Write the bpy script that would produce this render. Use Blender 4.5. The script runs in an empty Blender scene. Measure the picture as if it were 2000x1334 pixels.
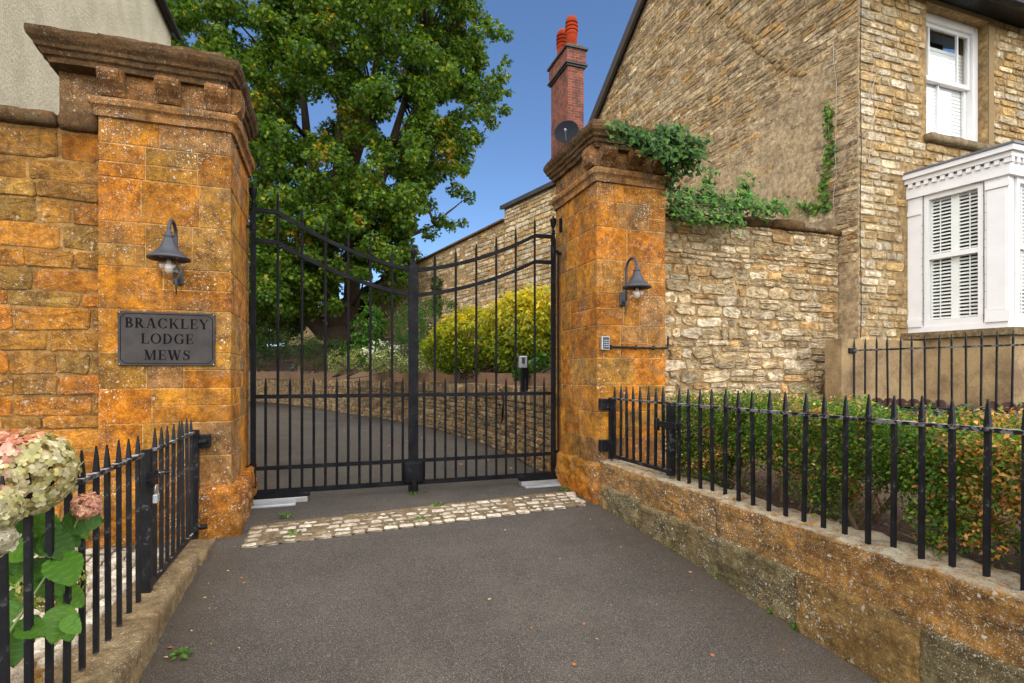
import bpy, math, random
import numpy as np
from mathutils import Vector, Matrix, noise as mn
R = math.radians
scene = bpy.context.scene
col = scene.collection

# ------------------------------------------------------------------ camera, sky, sun, exposure
FPX = 1048.0
YAW = math.atan2(360, FPX)
cd = bpy.data.cameras.new('camera'); cam = bpy.data.objects.new('camera', cd); col.objects.link(cam)
cam.location = (0, 0, 1.2); cam.rotation_euler = (R(90), 0, -YAW)
cd.sensor_width = 36; cd.lens = 36 * FPX / 2000; cd.shift_y = 0.033; cd.clip_end = 2000; cd.clip_start = .02
scene.camera = cam
SUN_EL, SUN_AZ = R(50), R(184)          # azimuth clockwise from +Y: behind the camera
w = bpy.data.worlds.new('World'); scene.world = w; w.use_nodes = True
nt = w.node_tree
sky = nt.nodes.new('ShaderNodeTexSky'); sky.sky_type = 'NISHITA'; sky.sun_disc = False
sky.sun_elevation = SUN_EL; sky.sun_rotation = SUN_AZ
sky.air_density = 1.0; sky.dust_density = 0.0; sky.ozone_density = 7.0; sky.altitude = 300
bg = nt.nodes['Background']; nt.links.new(sky.outputs[0], bg.inputs[0]); bg.inputs[1].default_value = 0.09
sd = bpy.data.lights.new('sun', 'SUN'); sun = bpy.data.objects.new('sun', sd); col.objects.link(sun)
sd.energy = 4.7; sd.angle = R(140); sd.color = (1.0, .93, .82)
dv = Vector((math.sin(SUN_AZ) * math.cos(SUN_EL), math.cos(SUN_AZ) * math.cos(SUN_EL), math.sin(SUN_EL)))
sun.rotation_euler = dv.to_track_quat('Z', 'Y').to_euler(); sun.location = (-4, -6, 14)
vs = scene.view_settings
vs.view_transform = 'Standard'; vs.look = 'None'; vs.gamma = 1; vs.use_curve_mapping = False
vs.exposure = 1.0

# ------------------------------------------------------------------ helpers
rnd = random.Random(7)
SY, CY = math.sin(YAW), math.cos(YAW)
def at(px, py, d):                       # a point of the place seen at pixel px,py, d metres into the view
    u = (px - 1000) / FPX; lat = u * d
    return Vector((lat * CY + d * SY, -lat * SY + d * CY, 1.2 - (py - 733) / FPX * d))
def tag(o, label=None, cat=None, group=None, kind=None):
    if label: o['label'] = label
    if cat: o['category'] = cat
    if group: o['group'] = group
    if kind: o['kind'] = kind
    return o
def thing(name, loc, label, cat, group=None):
    o = bpy.data.objects.new(name, None); col.objects.link(o); o.location = loc
    o.empty_display_size = .1
    return tag(o, label, cat, group)
def wloc(o):
    v = Vector(o.location)
    while o.parent: o = o.parent; v += o.location
    return v
def copy_tree(o, parent=None):
    c = o.copy(); col.objects.link(c); c.parent = parent
    for ch in list(o.children): copy_tree(ch, c)
    return c
class MB:
    def __init__(s): s.v = []; s.f = []; s.c = []; s.k = None
    def add(s, vs, fs, c=None):
        o = len(s.v); s.v += [tuple(p) for p in vs]
        for f in fs: s.f.append(tuple(i + o for i in f)); s.c.append(c or s.k or (.5, .5, .5))
    def build(s, name, mat, parent=None, smooth=False, useco=True):
        off = wloc(parent) if parent else Vector((0, 0, 0))
        me = bpy.data.meshes.new(name)
        me.from_pydata([(x - off.x, y - off.y, z - off.z) for x, y, z in s.v], [], s.f)
        me.materials.append(mat)
        if useco:
            a = me.attributes.new('Col', 'FLOAT_COLOR', 'FACE')
            arr = np.ones((len(s.f), 4), dtype=np.float32); arr[:, :3] = s.c
            a.data.foreach_set('color', arr.ravel())
        if smooth: me.polygons.foreach_set('use_smooth', [True] * len(s.f))
        me.update()
        o = bpy.data.objects.new(name, me); col.objects.link(o)
        if parent: o.parent = parent
        return o
    # --- shapes
    def box(s, a, b, c=None):
        x0, y0, z0 = a; x1, y1, z1 = b
        s.add([(x0,y0,z0),(x1,y0,z0),(x1,y1,z0),(x0,y1,z0),(x0,y0,z1),(x1,y0,z1),(x1,y1,z1),(x0,y1,z1)],
              [(0,3,2,1),(4,5,6,7),(0,1,5,4),(1,2,6,5),(2,3,7,6),(3,0,4,7)], c)
    def obox(s, O, U, N, u0, u1, z0, z1, n0, n1, c=None):     # oriented box: U along, N outward, z up
        P = []
        for z in (z0, z1):
            for (u, n) in ((u0,n0),(u1,n0),(u1,n1),(u0,n1)):
                P.append(Vector(O) + Vector(U) * u + Vector(N) * n + Vector((0, 0, z)))
        s.add(P, [(0,3,2,1),(4,5,6,7),(0,1,5,4),(1,2,6,5),(2,3,7,6),(3,0,4,7)], c)
    def bbox(s, a, b, r, j=0, c=None, rn=rnd):                # bevelled box
        ax = [(a[i], b[i]) for i in range(3)]
        J = {}
        V = []; idx = {}
        for sx in (0, 1):
            for sy in (0, 1):
                for sz in (0, 1):
                    q = [ax[0][sx], ax[1][sy], ax[2][sz]]
                    jj = [rn.uniform(-j, j) for _ in range(3)]
                    sg = [(-1, 1)[t] for t in (sx, sy, sz)]
                    for k in range(3):
                        p = [q[i] + jj[i] - (0 if i == k else sg[i] * r) for i in range(3)]
                        idx[(sx, sy, sz, k)] = len(V); V.append(p)
        F = []
        I = lambda x, y, z, k: idx[(x, y, z, k)]
        F += [(I(0,0,0,0),I(0,0,1,0),I(0,1,1,0),I(0,1,0,0)), (I(1,0,0,0),I(1,1,0,0),I(1,1,1,0),I(1,0,1,0))]
        F += [(I(0,0,0,1),I(1,0,0,1),I(1,0,1,1),I(0,0,1,1)), (I(0,1,0,1),I(0,1,1,1),I(1,1,1,1),I(1,1,0,1))]
        F += [(I(0,0,0,2),I(0,1,0,2),I(1,1,0,2),I(1,0,0,2)), (I(0,0,1,2),I(1,0,1,2),I(1,1,1,2),I(0,1,1,2))]
        for p in (0, 1):
            for q in (0, 1):
                e = [(I(0,p,q,1),I(0,p,q,2),I(1,p,q,2),I(1,p,q,1)), (I(p,0,q,0),I(p,0,q,2),I(p,1,q,2),I(p,1,q,0)),
                     (I(p,q,0,0),I(p,q,0,1),I(p,q,1,1),I(p,q,1,0))]
                fl = [(p == q), (p != q), (p == q)]
                for k in range(3): F.append(e[k] if not fl[k] else e[k][::-1])
        for x in (0, 1):
            for y in (0, 1):
                for z in (0, 1):
                    t = (I(x,y,z,0), I(x,y,z,1), I(x,y,z,2))
                    F.append(t if (x + y + z) % 2 else t[::-1])
        s.add(V, F, c)
    def rough(s, a, b, res, amp, fr, rr=.03, c=None, seed=0):   # weathered block: gridded box, rounded edges, noise
        a = Vector(a); b = Vector(b); ctr = (a + b) / 2; hf = (b - a) / 2
        n = [max(2, int(round((b[i] - a[i]) / res))) for i in range(3)]
        vid = {}; V = []; F = []
        def pt(i, j, k):
            key = (i, j, k)
            if key in vid: return vid[key]
            p = Vector((a[0] + (b[0]-a[0]) * i / n[0], a[1] + (b[1]-a[1]) * j / n[1], a[2] + (b[2]-a[2]) * k / n[2]))
            q = p - ctr
            inner = Vector([max(-hf[t] + rr, min(hf[t] - rr, q[t])) if hf[t] > rr else 0 for t in range(3)])
            dl = q - inner
            if dl.length > 1e-6: dl = dl.normalized() * rr
            nd = dl.normalized() if dl.length > 1e-6 else Vector((0, 0, 1))
            p2 = ctr + inner + dl
            dn = mn.fractal(p2 * fr + Vector((seed * 7.3, seed * 1.7, 0)), .85, 2.1, 6) * amp
            p2 += nd * dn
            vid[key] = len(V); V.append(p2); return vid[key]
        for i in range(n[0]):
            for j in range(n[1]):
                F.append((pt(i,j,0), pt(i,j+1,0), pt(i+1,j+1,0), pt(i+1,j,0)))
                F.append((pt(i,j,n[2]), pt(i+1,j,n[2]), pt(i+1,j+1,n[2]), pt(i,j+1,n[2])))
        for i in range(n[0]):
            for k in range(n[2]):
                F.append((pt(i,0,k), pt(i+1,0,k), pt(i+1,0,k+1), pt(i,0,k+1)))
                F.append((pt(i,n[1],k), pt(i,n[1],k+1), pt(i+1,n[1],k+1), pt(i+1,n[1],k)))
        for j in range(n[1]):
            for k in range(n[2]):
                F.append((pt(0,j,k), pt(0,j,k+1), pt(0,j+1,k+1), pt(0,j+1,k)))
                F.append((pt(n[0],j,k), pt(n[0],j+1,k), pt(n[0],j+1,k+1), pt(n[0],j,k+1)))
        s.add(V, F, c)
    def tube(s, pts, rad, n=8, c=None, caps=True, twist=0):
        pts = [Vector(p) for p in pts]
        if not hasattr(rad, '__len__'): rad = [rad] * len(pts)
        V = []; F = []; prev = None
        for i, p in enumerate(pts):
            t = (pts[min(i + 1, len(pts) - 1)] - pts[max(i - 1, 0)])
            t = t.normalized() if t.length > 1e-9 else Vector((0, 0, 1))
            if prev is None:
                up = Vector((0, 1, 0)) if abs(t.z) > .8 else Vector((0, 0, 1))
                x = t.cross(up).normalized()
            else:
                x = (prev - t * prev.dot(t)).normalized()
            prev = x; y = t.cross(x)
            for k in range(n):
                an = 2 * math.pi * k / n + twist
                V.append(p + (x * math.cos(an) + y * math.sin(an)) * rad[i])
        for i in range(len(pts) - 1):
            for k in range(n):
                F.append((i*n+k, i*n+(k+1) % n, (i+1)*n+(k+1) % n, (i+1)*n+k))
        if caps:
            F.append(tuple(range(n))[::-1]); F.append(tuple((len(pts)-1)*n + k for k in range(n)))
        s.add(V, F, c)
    def lathe(s, ctr, prof, n=20, c=None, axis=None, caps=True):      # prof: (radius, height along axis)
        ctr = Vector(ctr); ax = Vector(axis or (0, 0, 1)).normalized()
        x = ax.orthogonal().normalized(); y = ax.cross(x)
        V = []; F = []
        for (r, h) in prof:
            for k in range(n):
                an = 2 * math.pi * k / n
                V.append(ctr + ax * h + (x * math.cos(an) + y * math.sin(an)) * max(r, 1e-4))
        for i in range(len(prof) - 1):
            for k in range(n): F.append((i*n+k, i*n+(k+1) % n, (i+1)*n+(k+1) % n, (i+1)*n+k))
        if caps: F.append(tuple(range(n))[::-1]); F.append(tuple((len(prof)-1)*n + k for k in range(n)))
        s.add(V, F, c)
    def prism(s, poly, O, U, V_, N, h0, h1, c=None):          # planar polygon extruded along N
        O, U, V_, N = Vector(O), Vector(U), Vector(V_), Vector(N); n = len(poly)
        P = [O + U*x + V_*y + N*h0 for x, y in poly] + [O + U*x + V_*y + N*h1 for x, y in poly]
        F = [tuple(range(n))[::-1], tuple(range(n, 2*n))] + [(i, (i+1) % n, n + (i+1) % n, n + i) for i in range(n)]
        s.add(P, F, c)
    def sweep_rect(s, prof, x0, x1, y0, y1, seg=.07, amp=.006, c=None, seed=0):   # moulding round a rectangle
        per = []
        def edge(p, q, n0, n1):
            L = math.hypot(q[0]-p[0], q[1]-p[1]); k = max(1, int(L / seg))
            for i in range(k): per.append((p[0]+(q[0]-p[0])*i/k, p[1]+(q[1]-p[1])*i/k, n0 if i == 0 else n1))
        dg = lambda a, b: (a, b)
        edge((x0,y0),(x1,y0),(-1,-1),(0,-1)); edge((x1,y0),(x1,y1),(1,-1),(1,0))
        edge((x1,y1),(x0,y1),(1,1),(0,1)); edge((x0,y1),(x0,y0),(-1,1),(-1,0))
        n = len(per); V = []; F = []
        for (o, z) in prof:
            for (x, y, nn) in per:
                p = Vector((x + nn[0]*o, y + nn[1]*o, z))
                dn = mn.fractal(p * 7 + Vector((seed*5.1, 0, 0)), 1.0, 2.0, 4) * amp * (1 + 6*max(0, o)) 
                cut = mn.noise(p * 2.3 + Vector((seed*3.3, 1, 0)))
                if abs(nn[0]) + abs(nn[1]) == 2: dn -= amp * 1.5
                if cut > .35: dn -= (cut - .35) * amp * 6
                V.append((p.x + nn[0]*dn, p.y + nn[1]*dn, p.z + mn.noise(p*5)*amp*.8))
        m = len(prof)
        for i in range(m - 1):
            for k in range(n): F.append((i*n+k, i*n+(k+1) % n, (i+1)*n+(k+1) % n, (i+1)*n+k))
        F.append(tuple(range(n))[::-1]); F.append(tuple((m-1)*n + k for k in range(n)))
        s.add(V, F, c)
    def stones(s, fn, W, H, ch, sl, joint, prot, jit, pal, seed=1, b0=0.0, skip=None, e=.45, npts=12, wob=0.0, sink=None):
        rn = random.Random(seed); b = b0; cs = []
        while b < H - .015:
            h = min(rn.uniform(*ch), H - b)
            if H - b - h < ch[0] * .6: h = H - b
            a = -rn.uniform(0, sl[0])
            while a < W:
                l = rn.uniform(*sl) * (.7 + .5 * min(1, h / ch[1]))
                a0, a1 = max(a, 0), min(a + l, W); a += l
                if a1 - a0 < .03: continue
                subs = [(b, b + h)]
                if wob and h > ch[1] * .75 and rn.random() < .3: mid = b + h * rn.uniform(.4, .6); subs = [(b, mid), (mid, b + h)]
                for (c0, c1) in subs:
                    ca, cb = (a0 + a1) / 2, (c0 + c1) / 2
                    if skip and skip(ca, cb, (a1 - a0) / 2, (c1 - c0) / 2): continue
                    ha, hb = (a1 - a0) / 2 - joint / 2, (c1 - c0) / 2 - joint / 2
                    if hb < .008 or ha < .012: continue
                    p = rn.uniform(*prot)
                    if sink: p -= sink(ca, cb)
                    if p < -.012: continue
                    cc = rn.choice(pal); k = rn.uniform(.75, 1.2); cc = tuple(min(1, x * k) for x in cc)
                    dy = wob * mn.noise(Vector((ca * 1.3, cb * 2.1, seed))) if wob else 0
                    tilt = rn.uniform(-1, 1) * jit * .5
                    V = []; ring = []
                    for i in range(npts):
                        t = 2 * math.pi * (i + .5) / npts; cx, sx = math.cos(t), math.sin(t)
                        x = math.copysign(abs(cx) ** e, cx); y = math.copysign(abs(sx) ** e, sx)
                        jr = jit * min(ha, hb)
                        ring.append((ca + x*ha + rn.uniform(-jr, jr), cb + dy + y*hb + x*tilt*hb + rn.uniform(-jr, jr)))
                    m0 = min(ha, hb)
                    for (f, dp, jj) in ((1, -.02, 0), (1 - .12*m0/max(ha, m0), p*.55, .25), (.86, p*.95, .3), (.45, p, .45)):
                        for (x, y) in ring:
                            xi = ca + (x - ca) * (1 - (1 - f) * (m0 / ha if f > .5 else 1)); yi = cb + dy + (y - cb - dy) * f
                            V.append(fn(xi, yi, dp + rn.uniform(-jj, jj) * jit * .07))
                    V.append(fn(ca, cb + dy, p + rn.uniform(-.5, .5) * jit * .07))
                    F = []
                    for q in range(3):
                        for i in range(npts): F.append((q*npts+i, q*npts+(i+1) % npts, (q+1)*npts+(i+1) % npts, (q+1)*npts+i))
                    for i in range(npts): F.append((3*npts+i, 3*npts+(i+1) % npts, 4*npts))
                    s.add(V, F, cc)
            b += h

# --- leaves in bulk
def big_leaf():
    V, F = [], []; T_ = 25; S_ = [-1, -.66, -.33, 0, .33, .66, 1]
    for i in range(T_):
        t_ = i/(T_-1); w_ = .36*math.sin(math.pi*min(1, t_**.75))**.8 + .004
        for s_ in S_:
            e_ = 1 + (.06 if (i % 2 and abs(s_) == 1) else 0)
            V.append((s_*w_*e_, t_ - .1*abs(s_)*w_*0, .07*abs(s_) - .16*t_*t_ + .022*math.cos(2*math.pi*(t_*6.0 - abs(s_)*1.1))*(abs(s_) > 0)))
    for i in range(T_-1):
        for j in range(6): F.append((i*7+j, i*7+j+1, (i+1)*7+j+1, (i+1)*7+j))
    return V, F
BIG = big_leaf()
TM = {
 'oval': ([(0,0,0),(.27,.45,.07),(0,.5,0),(-.27,.45,.07),(0,1,-.06)], [(0,1,2),(0,2,3),(1,4,2),(2,4,3)]),
 'long': ([(0,0,0),(.12,.4,.03),(0,.5,0),(-.12,.4,.03),(0,1,-.1)], [(0,1,2),(0,2,3),(1,4,2),(2,4,3)]),
 'maple': ([(0,.35,.04),(0,0,0),(.5,.12,-.03),(.3,.4,0),(.48,.74,-.05),(.13,.66,0),(0,1,-.08),(-.13,.66,0),(-.48,.74,-.05),(-.3,.4,0),(-.5,.12,-.03)],
           [(0,i,i+1) for i in range(1, 10)] + [(0,10,1)]),
 'ivy': ([(0,.35,.03),(0,.06,0),(.3,-.05,-.02),(.5,.25,-.03),(.26,.5,0),(0,1,-.08),(-.26,.5,0),(-.5,.25,-.03),(-.3,-.05,-.02)],
         [(0,i,i+1) for i in range(1, 8)] + [(0,8,1)]),
 'big': BIG,
 'petal': ([(0,0,0),(.42,.4,.12),(.3,.9,.05),(-.3,.9,.05),(-.42,.4,.12)], [(0,1,2,3),(0,3,4)]),
}
def nrm(a): return a / np.maximum(np.linalg.norm(a, axis=1, keepdims=True), 1e-9)
def leaf_mesh(name, tm, P, N, D, S, C, mat, parent=None, fc=None):
    tv, tf = TM[tm]; tv = np.array(tv, float); k = len(tv); n = len(P)
    off = np.array(wloc(parent)) if parent else np.zeros(3)
    z = nrm(N); y = nrm(D - (D * z).sum(1, keepdims=True) * z); x = np.cross(y, z)
    V = P[:, None] - off + S[:, None, None] * (tv[None, :, 0:1] * x[:, None] + tv[None, :, 1:2] * y[:, None] + tv[None, :, 2:3] * z[:, None])
    V = V.reshape(-1, 3)
    li = []; ls = []; lt = []; pos = 0
    fl = np.concatenate([np.array(f) for f in tf]); cnt = np.array([len(f) for f in tf])
    loops = (fl[None] + (np.arange(n) * k)[:, None]).ravel()
    tot = np.tile(cnt, n); st = np.concatenate([[0], np.cumsum(tot)[:-1]])
    me = bpy.data.meshes.new(name)
    me.vertices.add(len(V)); me.vertices.foreach_set('co', V.astype(np.float32).ravel())
    me.loops.add(len(loops)); me.loops.foreach_set('vertex_index', loops.astype(np.int32))
    me.polygons.add(len(tot)); me.polygons.foreach_set('loop_start', st.astype(np.int32)); me.polygons.foreach_set('loop_total', tot.astype(np.int32))
    me.update(calc_edges=True)
    a = me.attributes.new('Col', 'FLOAT_COLOR', 'FACE')
    cc = np.ones((n, 4), np.float32); cc[:, :3] = C
    cc = np.repeat(cc, len(tf), axis=0)
    if fc is not None: cc[:, :3] *= np.tile(np.array(fc), n)[:, None]
    a.data.foreach_set('color', cc.ravel())
    me.materials.append(mat); me.validate()
    o = bpy.data.objects.new(name, me); col.objects.link(o)
    if parent: o.parent = parent
    return o
def clumps(rs, cents, rads, per, squash=.8, shell=.45, up=.35, outw=.8, hang=.3):
    """leaf positions, normals and directions scattered through clumps"""
    C = np.repeat(np.array(cents, float), per, axis=0); Rr = np.repeat(np.array(rads, float), per)
    n = len(C)
    d = nrm(rs.normal(size=(n, 3)))
    r = Rr * (shell + (1 - shell) * rs.random(n)) ** .8
    off = d * r[:, None]; off[:, 2] *= squash
    P = C + off
    N = d * outw + rs.normal(size=(n, 3)) * .55 + np.array([0, 0, up])
    D = rs.normal(size=(n, 3)) * .6 + d * .6 + np.array([0, 0, -hang])
    return P, N, D
def pick(rs, n, pal, wts=None, var=.25):
    pal = np.array(pal, float); i = rs.choice(len(pal), n, p=wts)
    return np.clip(pal[i] * (1 + var * rs.normal(size=(n, 1)) * .6), .004, .95)

# ------------------------------------------------------------------ materials
class NT:
    def __init__(s, name):
        s.m = bpy.data.materials.new(name); s.m.use_nodes = True; s.t = s.m.node_tree; s.t.nodes.clear()
        s.out = s.t.nodes.new('ShaderNodeOutputMaterial')
        s.tc = s.t.nodes.new('ShaderNodeTexCoord').outputs['Object']
    def put(s, sock, v):
        if v is None: return
        if isinstance(v, bpy.types.NodeSocket): s.t.links.new(v, sock)
        elif isinstance(v, (tuple, list)) and len(v) == 3 and sock.type == 'RGBA': sock.default_value = (*v, 1)
        else: sock.default_value = v
    def n(s, ty, o=0, props=None, **ins):
        nd = s.t.nodes.new(ty)
        for k, v in (props or {}).items(): setattr(nd, k, v)
        for k, v in ins.items():
            key = int(k[1:]) if k[0] == 'i' and k[1:].isdigit() else k.replace('_', ' ')
            s.put(nd.inputs[key], v)
        return nd.outputs[o]
    def noise(s, sc, det=4, rough=.6, vec=None, dist=0): return s.n('ShaderNodeTexNoise', 0, Vector=vec or s.tc, Scale=sc, Detail=det, Roughness=rough, Distortion=dist)
    def vor(s, sc, o='Distance', vec=None, rnd_=1): return s.n('ShaderNodeTexVoronoi', o, Vector=vec or s.tc, Scale=sc, Randomness=rnd_)
    def math(s, op, a, b=0, cl=False): return s.n('ShaderNodeMath', 0, {'operation': op, 'use_clamp': cl}, i0=a, i1=b)
    def rng(s, x, a, b, c=0, d=1): return s.n('ShaderNodeMapRange', 0, None, Value=x, i1=a, i2=b, i3=c, i4=d)
    def mix(s, f, a, b, bl='MIX'):
        nd = s.t.nodes.new('ShaderNodeMix'); nd.data_type = 'RGBA'; nd.blend_type = bl
        s.put(nd.inputs[0], f); s.put(nd.inputs[6], a); s.put(nd.inputs[7], b); return nd.outputs[2]
    def attr(s, nm='Col'): return s.n('ShaderNodeAttribute', 0, {'attribute_name': nm})
    def bump(s, h, st=.5, d=.01, nrm=None): return s.n('ShaderNodeBump', 0, None, Height=h, Strength=st, Distance=d, Normal=nrm)
    def scale(s, vec, v): return s.n('ShaderNodeVectorMath', 0, {'operation': 'MULTIPLY'}, i0=vec, i1=v)
    def pbsdf(s, c, r, nrm=None, **kw):
        return s.n('ShaderNodeBsdfPrincipled', 0, None, Base_Color=c, Roughness=r, Normal=nrm, **kw)
    def done(s, sh): s.t.links.new(sh, s.out.inputs[0]); return s.m
    def isl(s): return s.n('ShaderNodeNewGeometry', 'Random Per Island')

def stone_mat(name, base=None, white=.4, orange=.2, grey=.3, bump=.6, bs=1.0, spot=26, dark=.5, tone=.35, moss=0.0, strata=0.0, pr=(.42, .66), topl=0.0):
    t = NT(name)
    isl = t.isl(); off = t.n('ShaderNodeVectorMath', 0, {'operation': 'ADD'}, i0=t.tc, i1=t.n('ShaderNodeCombineXYZ', 0, None, X=t.math('MULTIPLY', isl, 13.0)))
    c = t.attr() if base is None else t.n('ShaderNodeRGB', 0)
    if base is not None: c.node.outputs[0].default_value = (*base, 1)
    n1 = t.noise(3.2, 5, .65, off); n2 = t.noise(17, 6, .7, off); n3 = t.noise(90, 4, .7)
    c = t.mix(1, c, t.mix(t.rng(n1, .3, .7), (1 - tone, 1 - tone, 1 - tone), (1 + tone, 1 + tone * .9, 1 + tone * .7)), 'MULTIPLY')
    c = t.mix(t.rng(n2, .42, .62, 0, .85), c, t.mix(1, c, (.5, .42, .34), 'MULTIPLY'))
    c = t.mix(t.rng(n3, .48, .66, 0, .8), c, t.mix(1, c, (1.55, 1.55, 1.5), 'MULTIPLY'))
    c = t.mix(t.rng(t.noise(130, 4, .75), .52, .66, 0, .75), c, t.mix(1, c, (.38, .33, .28), 'MULTIPLY'))
    c = t.mix(1, c, t.mix(t.rng(t.noise(7.5, 7, .75, dist=.3), .36, .64), (1 - tone, 1 - tone*1.05, 1 - tone*1.1), (1 + tone*.5, 1 + tone*.5, 1 + tone*.5)), 'MULTIPLY')
    if grey: c = t.mix(t.rng(t.noise(2.6, 6, .75, t.scale(t.tc, (1, 1, 1.7))), .5, .66, 0, grey), c, (.15, .115, .06))
    if dark: c = t.mix(t.rng(t.noise(6.5, 8, .8), .53, .68, 0, dark), c, (.045, .032, .018))
    if strata:
        st_ = t.noise(1.6, 7, .75, t.scale(t.tc, (1, 1, 12)), .4); c = t.mix(t.rng(st_, .52, .62, 0, strata), c, (.05, .03, .015))
    if moss: c = t.mix(t.rng(t.noise(4.5, 6, .7), .5, .7, 0, moss), c, (.07, .075, .02))
    patch = t.rng(t.noise(1.7, 5, .7), *pr)
    if orange:
        v = t.noise(9, 5, .65, dist=.6); c = t.mix(t.math('MULTIPLY', t.rng(v, .6, .68, 0, orange), t.rng(t.noise(2.7, 2), .4, .6)), c, (.5, .2, .02))
    if white:
        wv = t.n('ShaderNodeVectorMath', 0, {'operation': 'ADD'}, i0=t.tc, i1=t.scale(t.n('ShaderNodeTexNoise', 1, None, Vector=t.tc, Scale=40.0, Detail=2.0), (.035, .035, .035)))
        spot *= 1.7; dd = t.vor(spot, 'Distance', wv); cr = t.n('ShaderNodeSeparateColor', 0, None, Color=t.vor(spot, 'Color', wv))
        rad = t.math('MULTIPLY', t.math('POWER', cr, 3.2), .42)
        dot = t.rng(t.math('SUBTRACT', rad, dd), -.02, .06)
        dot = t.math('MULTIPLY', dot, t.math('ADD', t.math('MULTIPLY', patch, .92), .08))
        d2 = t.vor(spot * 2.6, 'Distance', wv); cr2 = t.n('ShaderNodeSeparateColor', 1, None, Color=t.vor(spot * 2.6, 'Color', wv))
        dot2 = t.math('MULTIPLY', t.rng(t.math('SUBTRACT', t.math('MULTIPLY', t.math('POWER', cr2, 3), .5), d2), -.02, .06), patch)
        d3 = t.vor(spot * 5, 'Distance', wv); cr3 = t.n('ShaderNodeSeparateColor', 0, None, Color=t.vor(spot * 5, 'Color', wv))
        dot2 = t.math('MAXIMUM', dot2, t.math('MULTIPLY', t.rng(t.math('SUBTRACT', t.math('MULTIPLY', t.math('POWER', cr3, 4.5), .6), d3), -.02, .08), t.rng(t.noise(3.1, 5, .7), pr[0]+.08, pr[1]-.02)))
        big = t.math('MULTIPLY', t.rng(t.noise(11, 6, .75, dist=.4), .63, .69), t.rng(patch, .55, 1))
        lv = t.math('MAXIMUM', t.math('MAXIMUM', dot, dot2), t.math('MULTIPLY', big, .8))
        c = t.mix(t.math('MULTIPLY', lv, min(1, white * 1.6)), c, t.mix(t.noise(60, 2), (.5, .45, .33), (.78, .74, .63)))
    if topl:
        up = t.n('ShaderNodeSeparateXYZ', 2, None, Vector=t.n('ShaderNodeNewGeometry', 'Normal'))
        c = t.mix(t.math('MULTIPLY', t.rng(up, .45, .8), t.rng(t.noise(14, 6, .75), .38, .56, 0, topl)), c, t.mix(t.noise(70, 4), (.3, .26, .17), (.62, .57, .44)))
    hb = t.math('ADD', t.math('MULTIPLY', st_, 1.2) if strata else t.math('MULTIPLY', n2, .6), t.math('ADD', t.math('MULTIPLY', n3, .25), t.math('MULTIPLY', t.noise(38 * bs, 8, .8), .9)))
    return t.done(t.pbsdf(c, .92, t.bump(hb, bump, .025), **{'Specular_IOR_Level': .25}))
def plain_mat(name, c, rough=.6, metal=0, var=.15, bump=.1, sc=40, spec=.5):
    t = NT(name); n = t.noise(sc, 4); n2 = t.noise(sc * .12, 4)
    cc = t.mix(t.rng(n2, .3, .7), tuple(x * (1 - var) for x in c), tuple(min(1, x * (1 + var)) for x in c))
    return t.done(t.pbsdf(cc, t.math('ADD', t.math('MULTIPLY', n2, .2), rough - .1), t.bump(n, bump, .004), Metallic=metal, **{'Specular_IOR_Level': spec}))
def leaf_mat(name, trans=.35, gloss=.25, rough=.45, c=None):
    t = NT(name); a = t.attr() if c is None else None
    cc = t.mix(t.rng(t.isl(), 0, 1), t.mix(1, a, (.72, .75, .7), 'MULTIPLY'), t.mix(1, a, (1.25, 1.22, 1.1), 'MULTIPLY'))
    d = t.pbsdf(cc, rough, None, **{'Specular_IOR_Level': gloss})
    tr = t.n('ShaderNodeBsdfTranslucent', 0, None, Color=t.mix(1, cc, (1.3, 1.25, .6), 'MULTIPLY'))
    return t.done(t.n('ShaderNodeMixShader', 0, None, i0=trans, i1=d, i2=tr))
def black_paint(name, chip=.3, spec=.22):
    t = NT(name)
    n = t.noise(24, 6, .75); n2 = t.noise(7, 4)
    up = t.n('ShaderNodeSeparateXYZ', 2, None, Vector=t.n('ShaderNodeNewGeometry', 'Normal'))
    m = t.rng(t.math('ADD', t.math('MULTIPLY', n, .8), t.math('MULTIPLY', n2, .35)), .69 - chip * .08, .72 - chip * .08)
    top = t.math('ADD', t.math('MULTIPLY', t.rng(up, .6, .9), chip * 2.2), .25 * chip, True)
    m = t.math('MULTIPLY', m, top, True)
    base = t.mix(t.rng(n2, .35, .7), (.006, .006, .0075), (.014, .0135, .015))
    base = t.mix(t.rng(t.noise(45, 5, .7), .6, .72, 0, .5), base, (.035, .026, .018))
    c = t.mix(m, base, (.34, .33, .32))
    return t.done(t.pbsdf(c, t.rng(n, .3, .7, .3, .55), t.bump(t.math('SUBTRACT', n, t.math('MULTIPLY', m, .6)), .3, .003), **{'Specular_IOR_Level': spec}))
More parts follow.
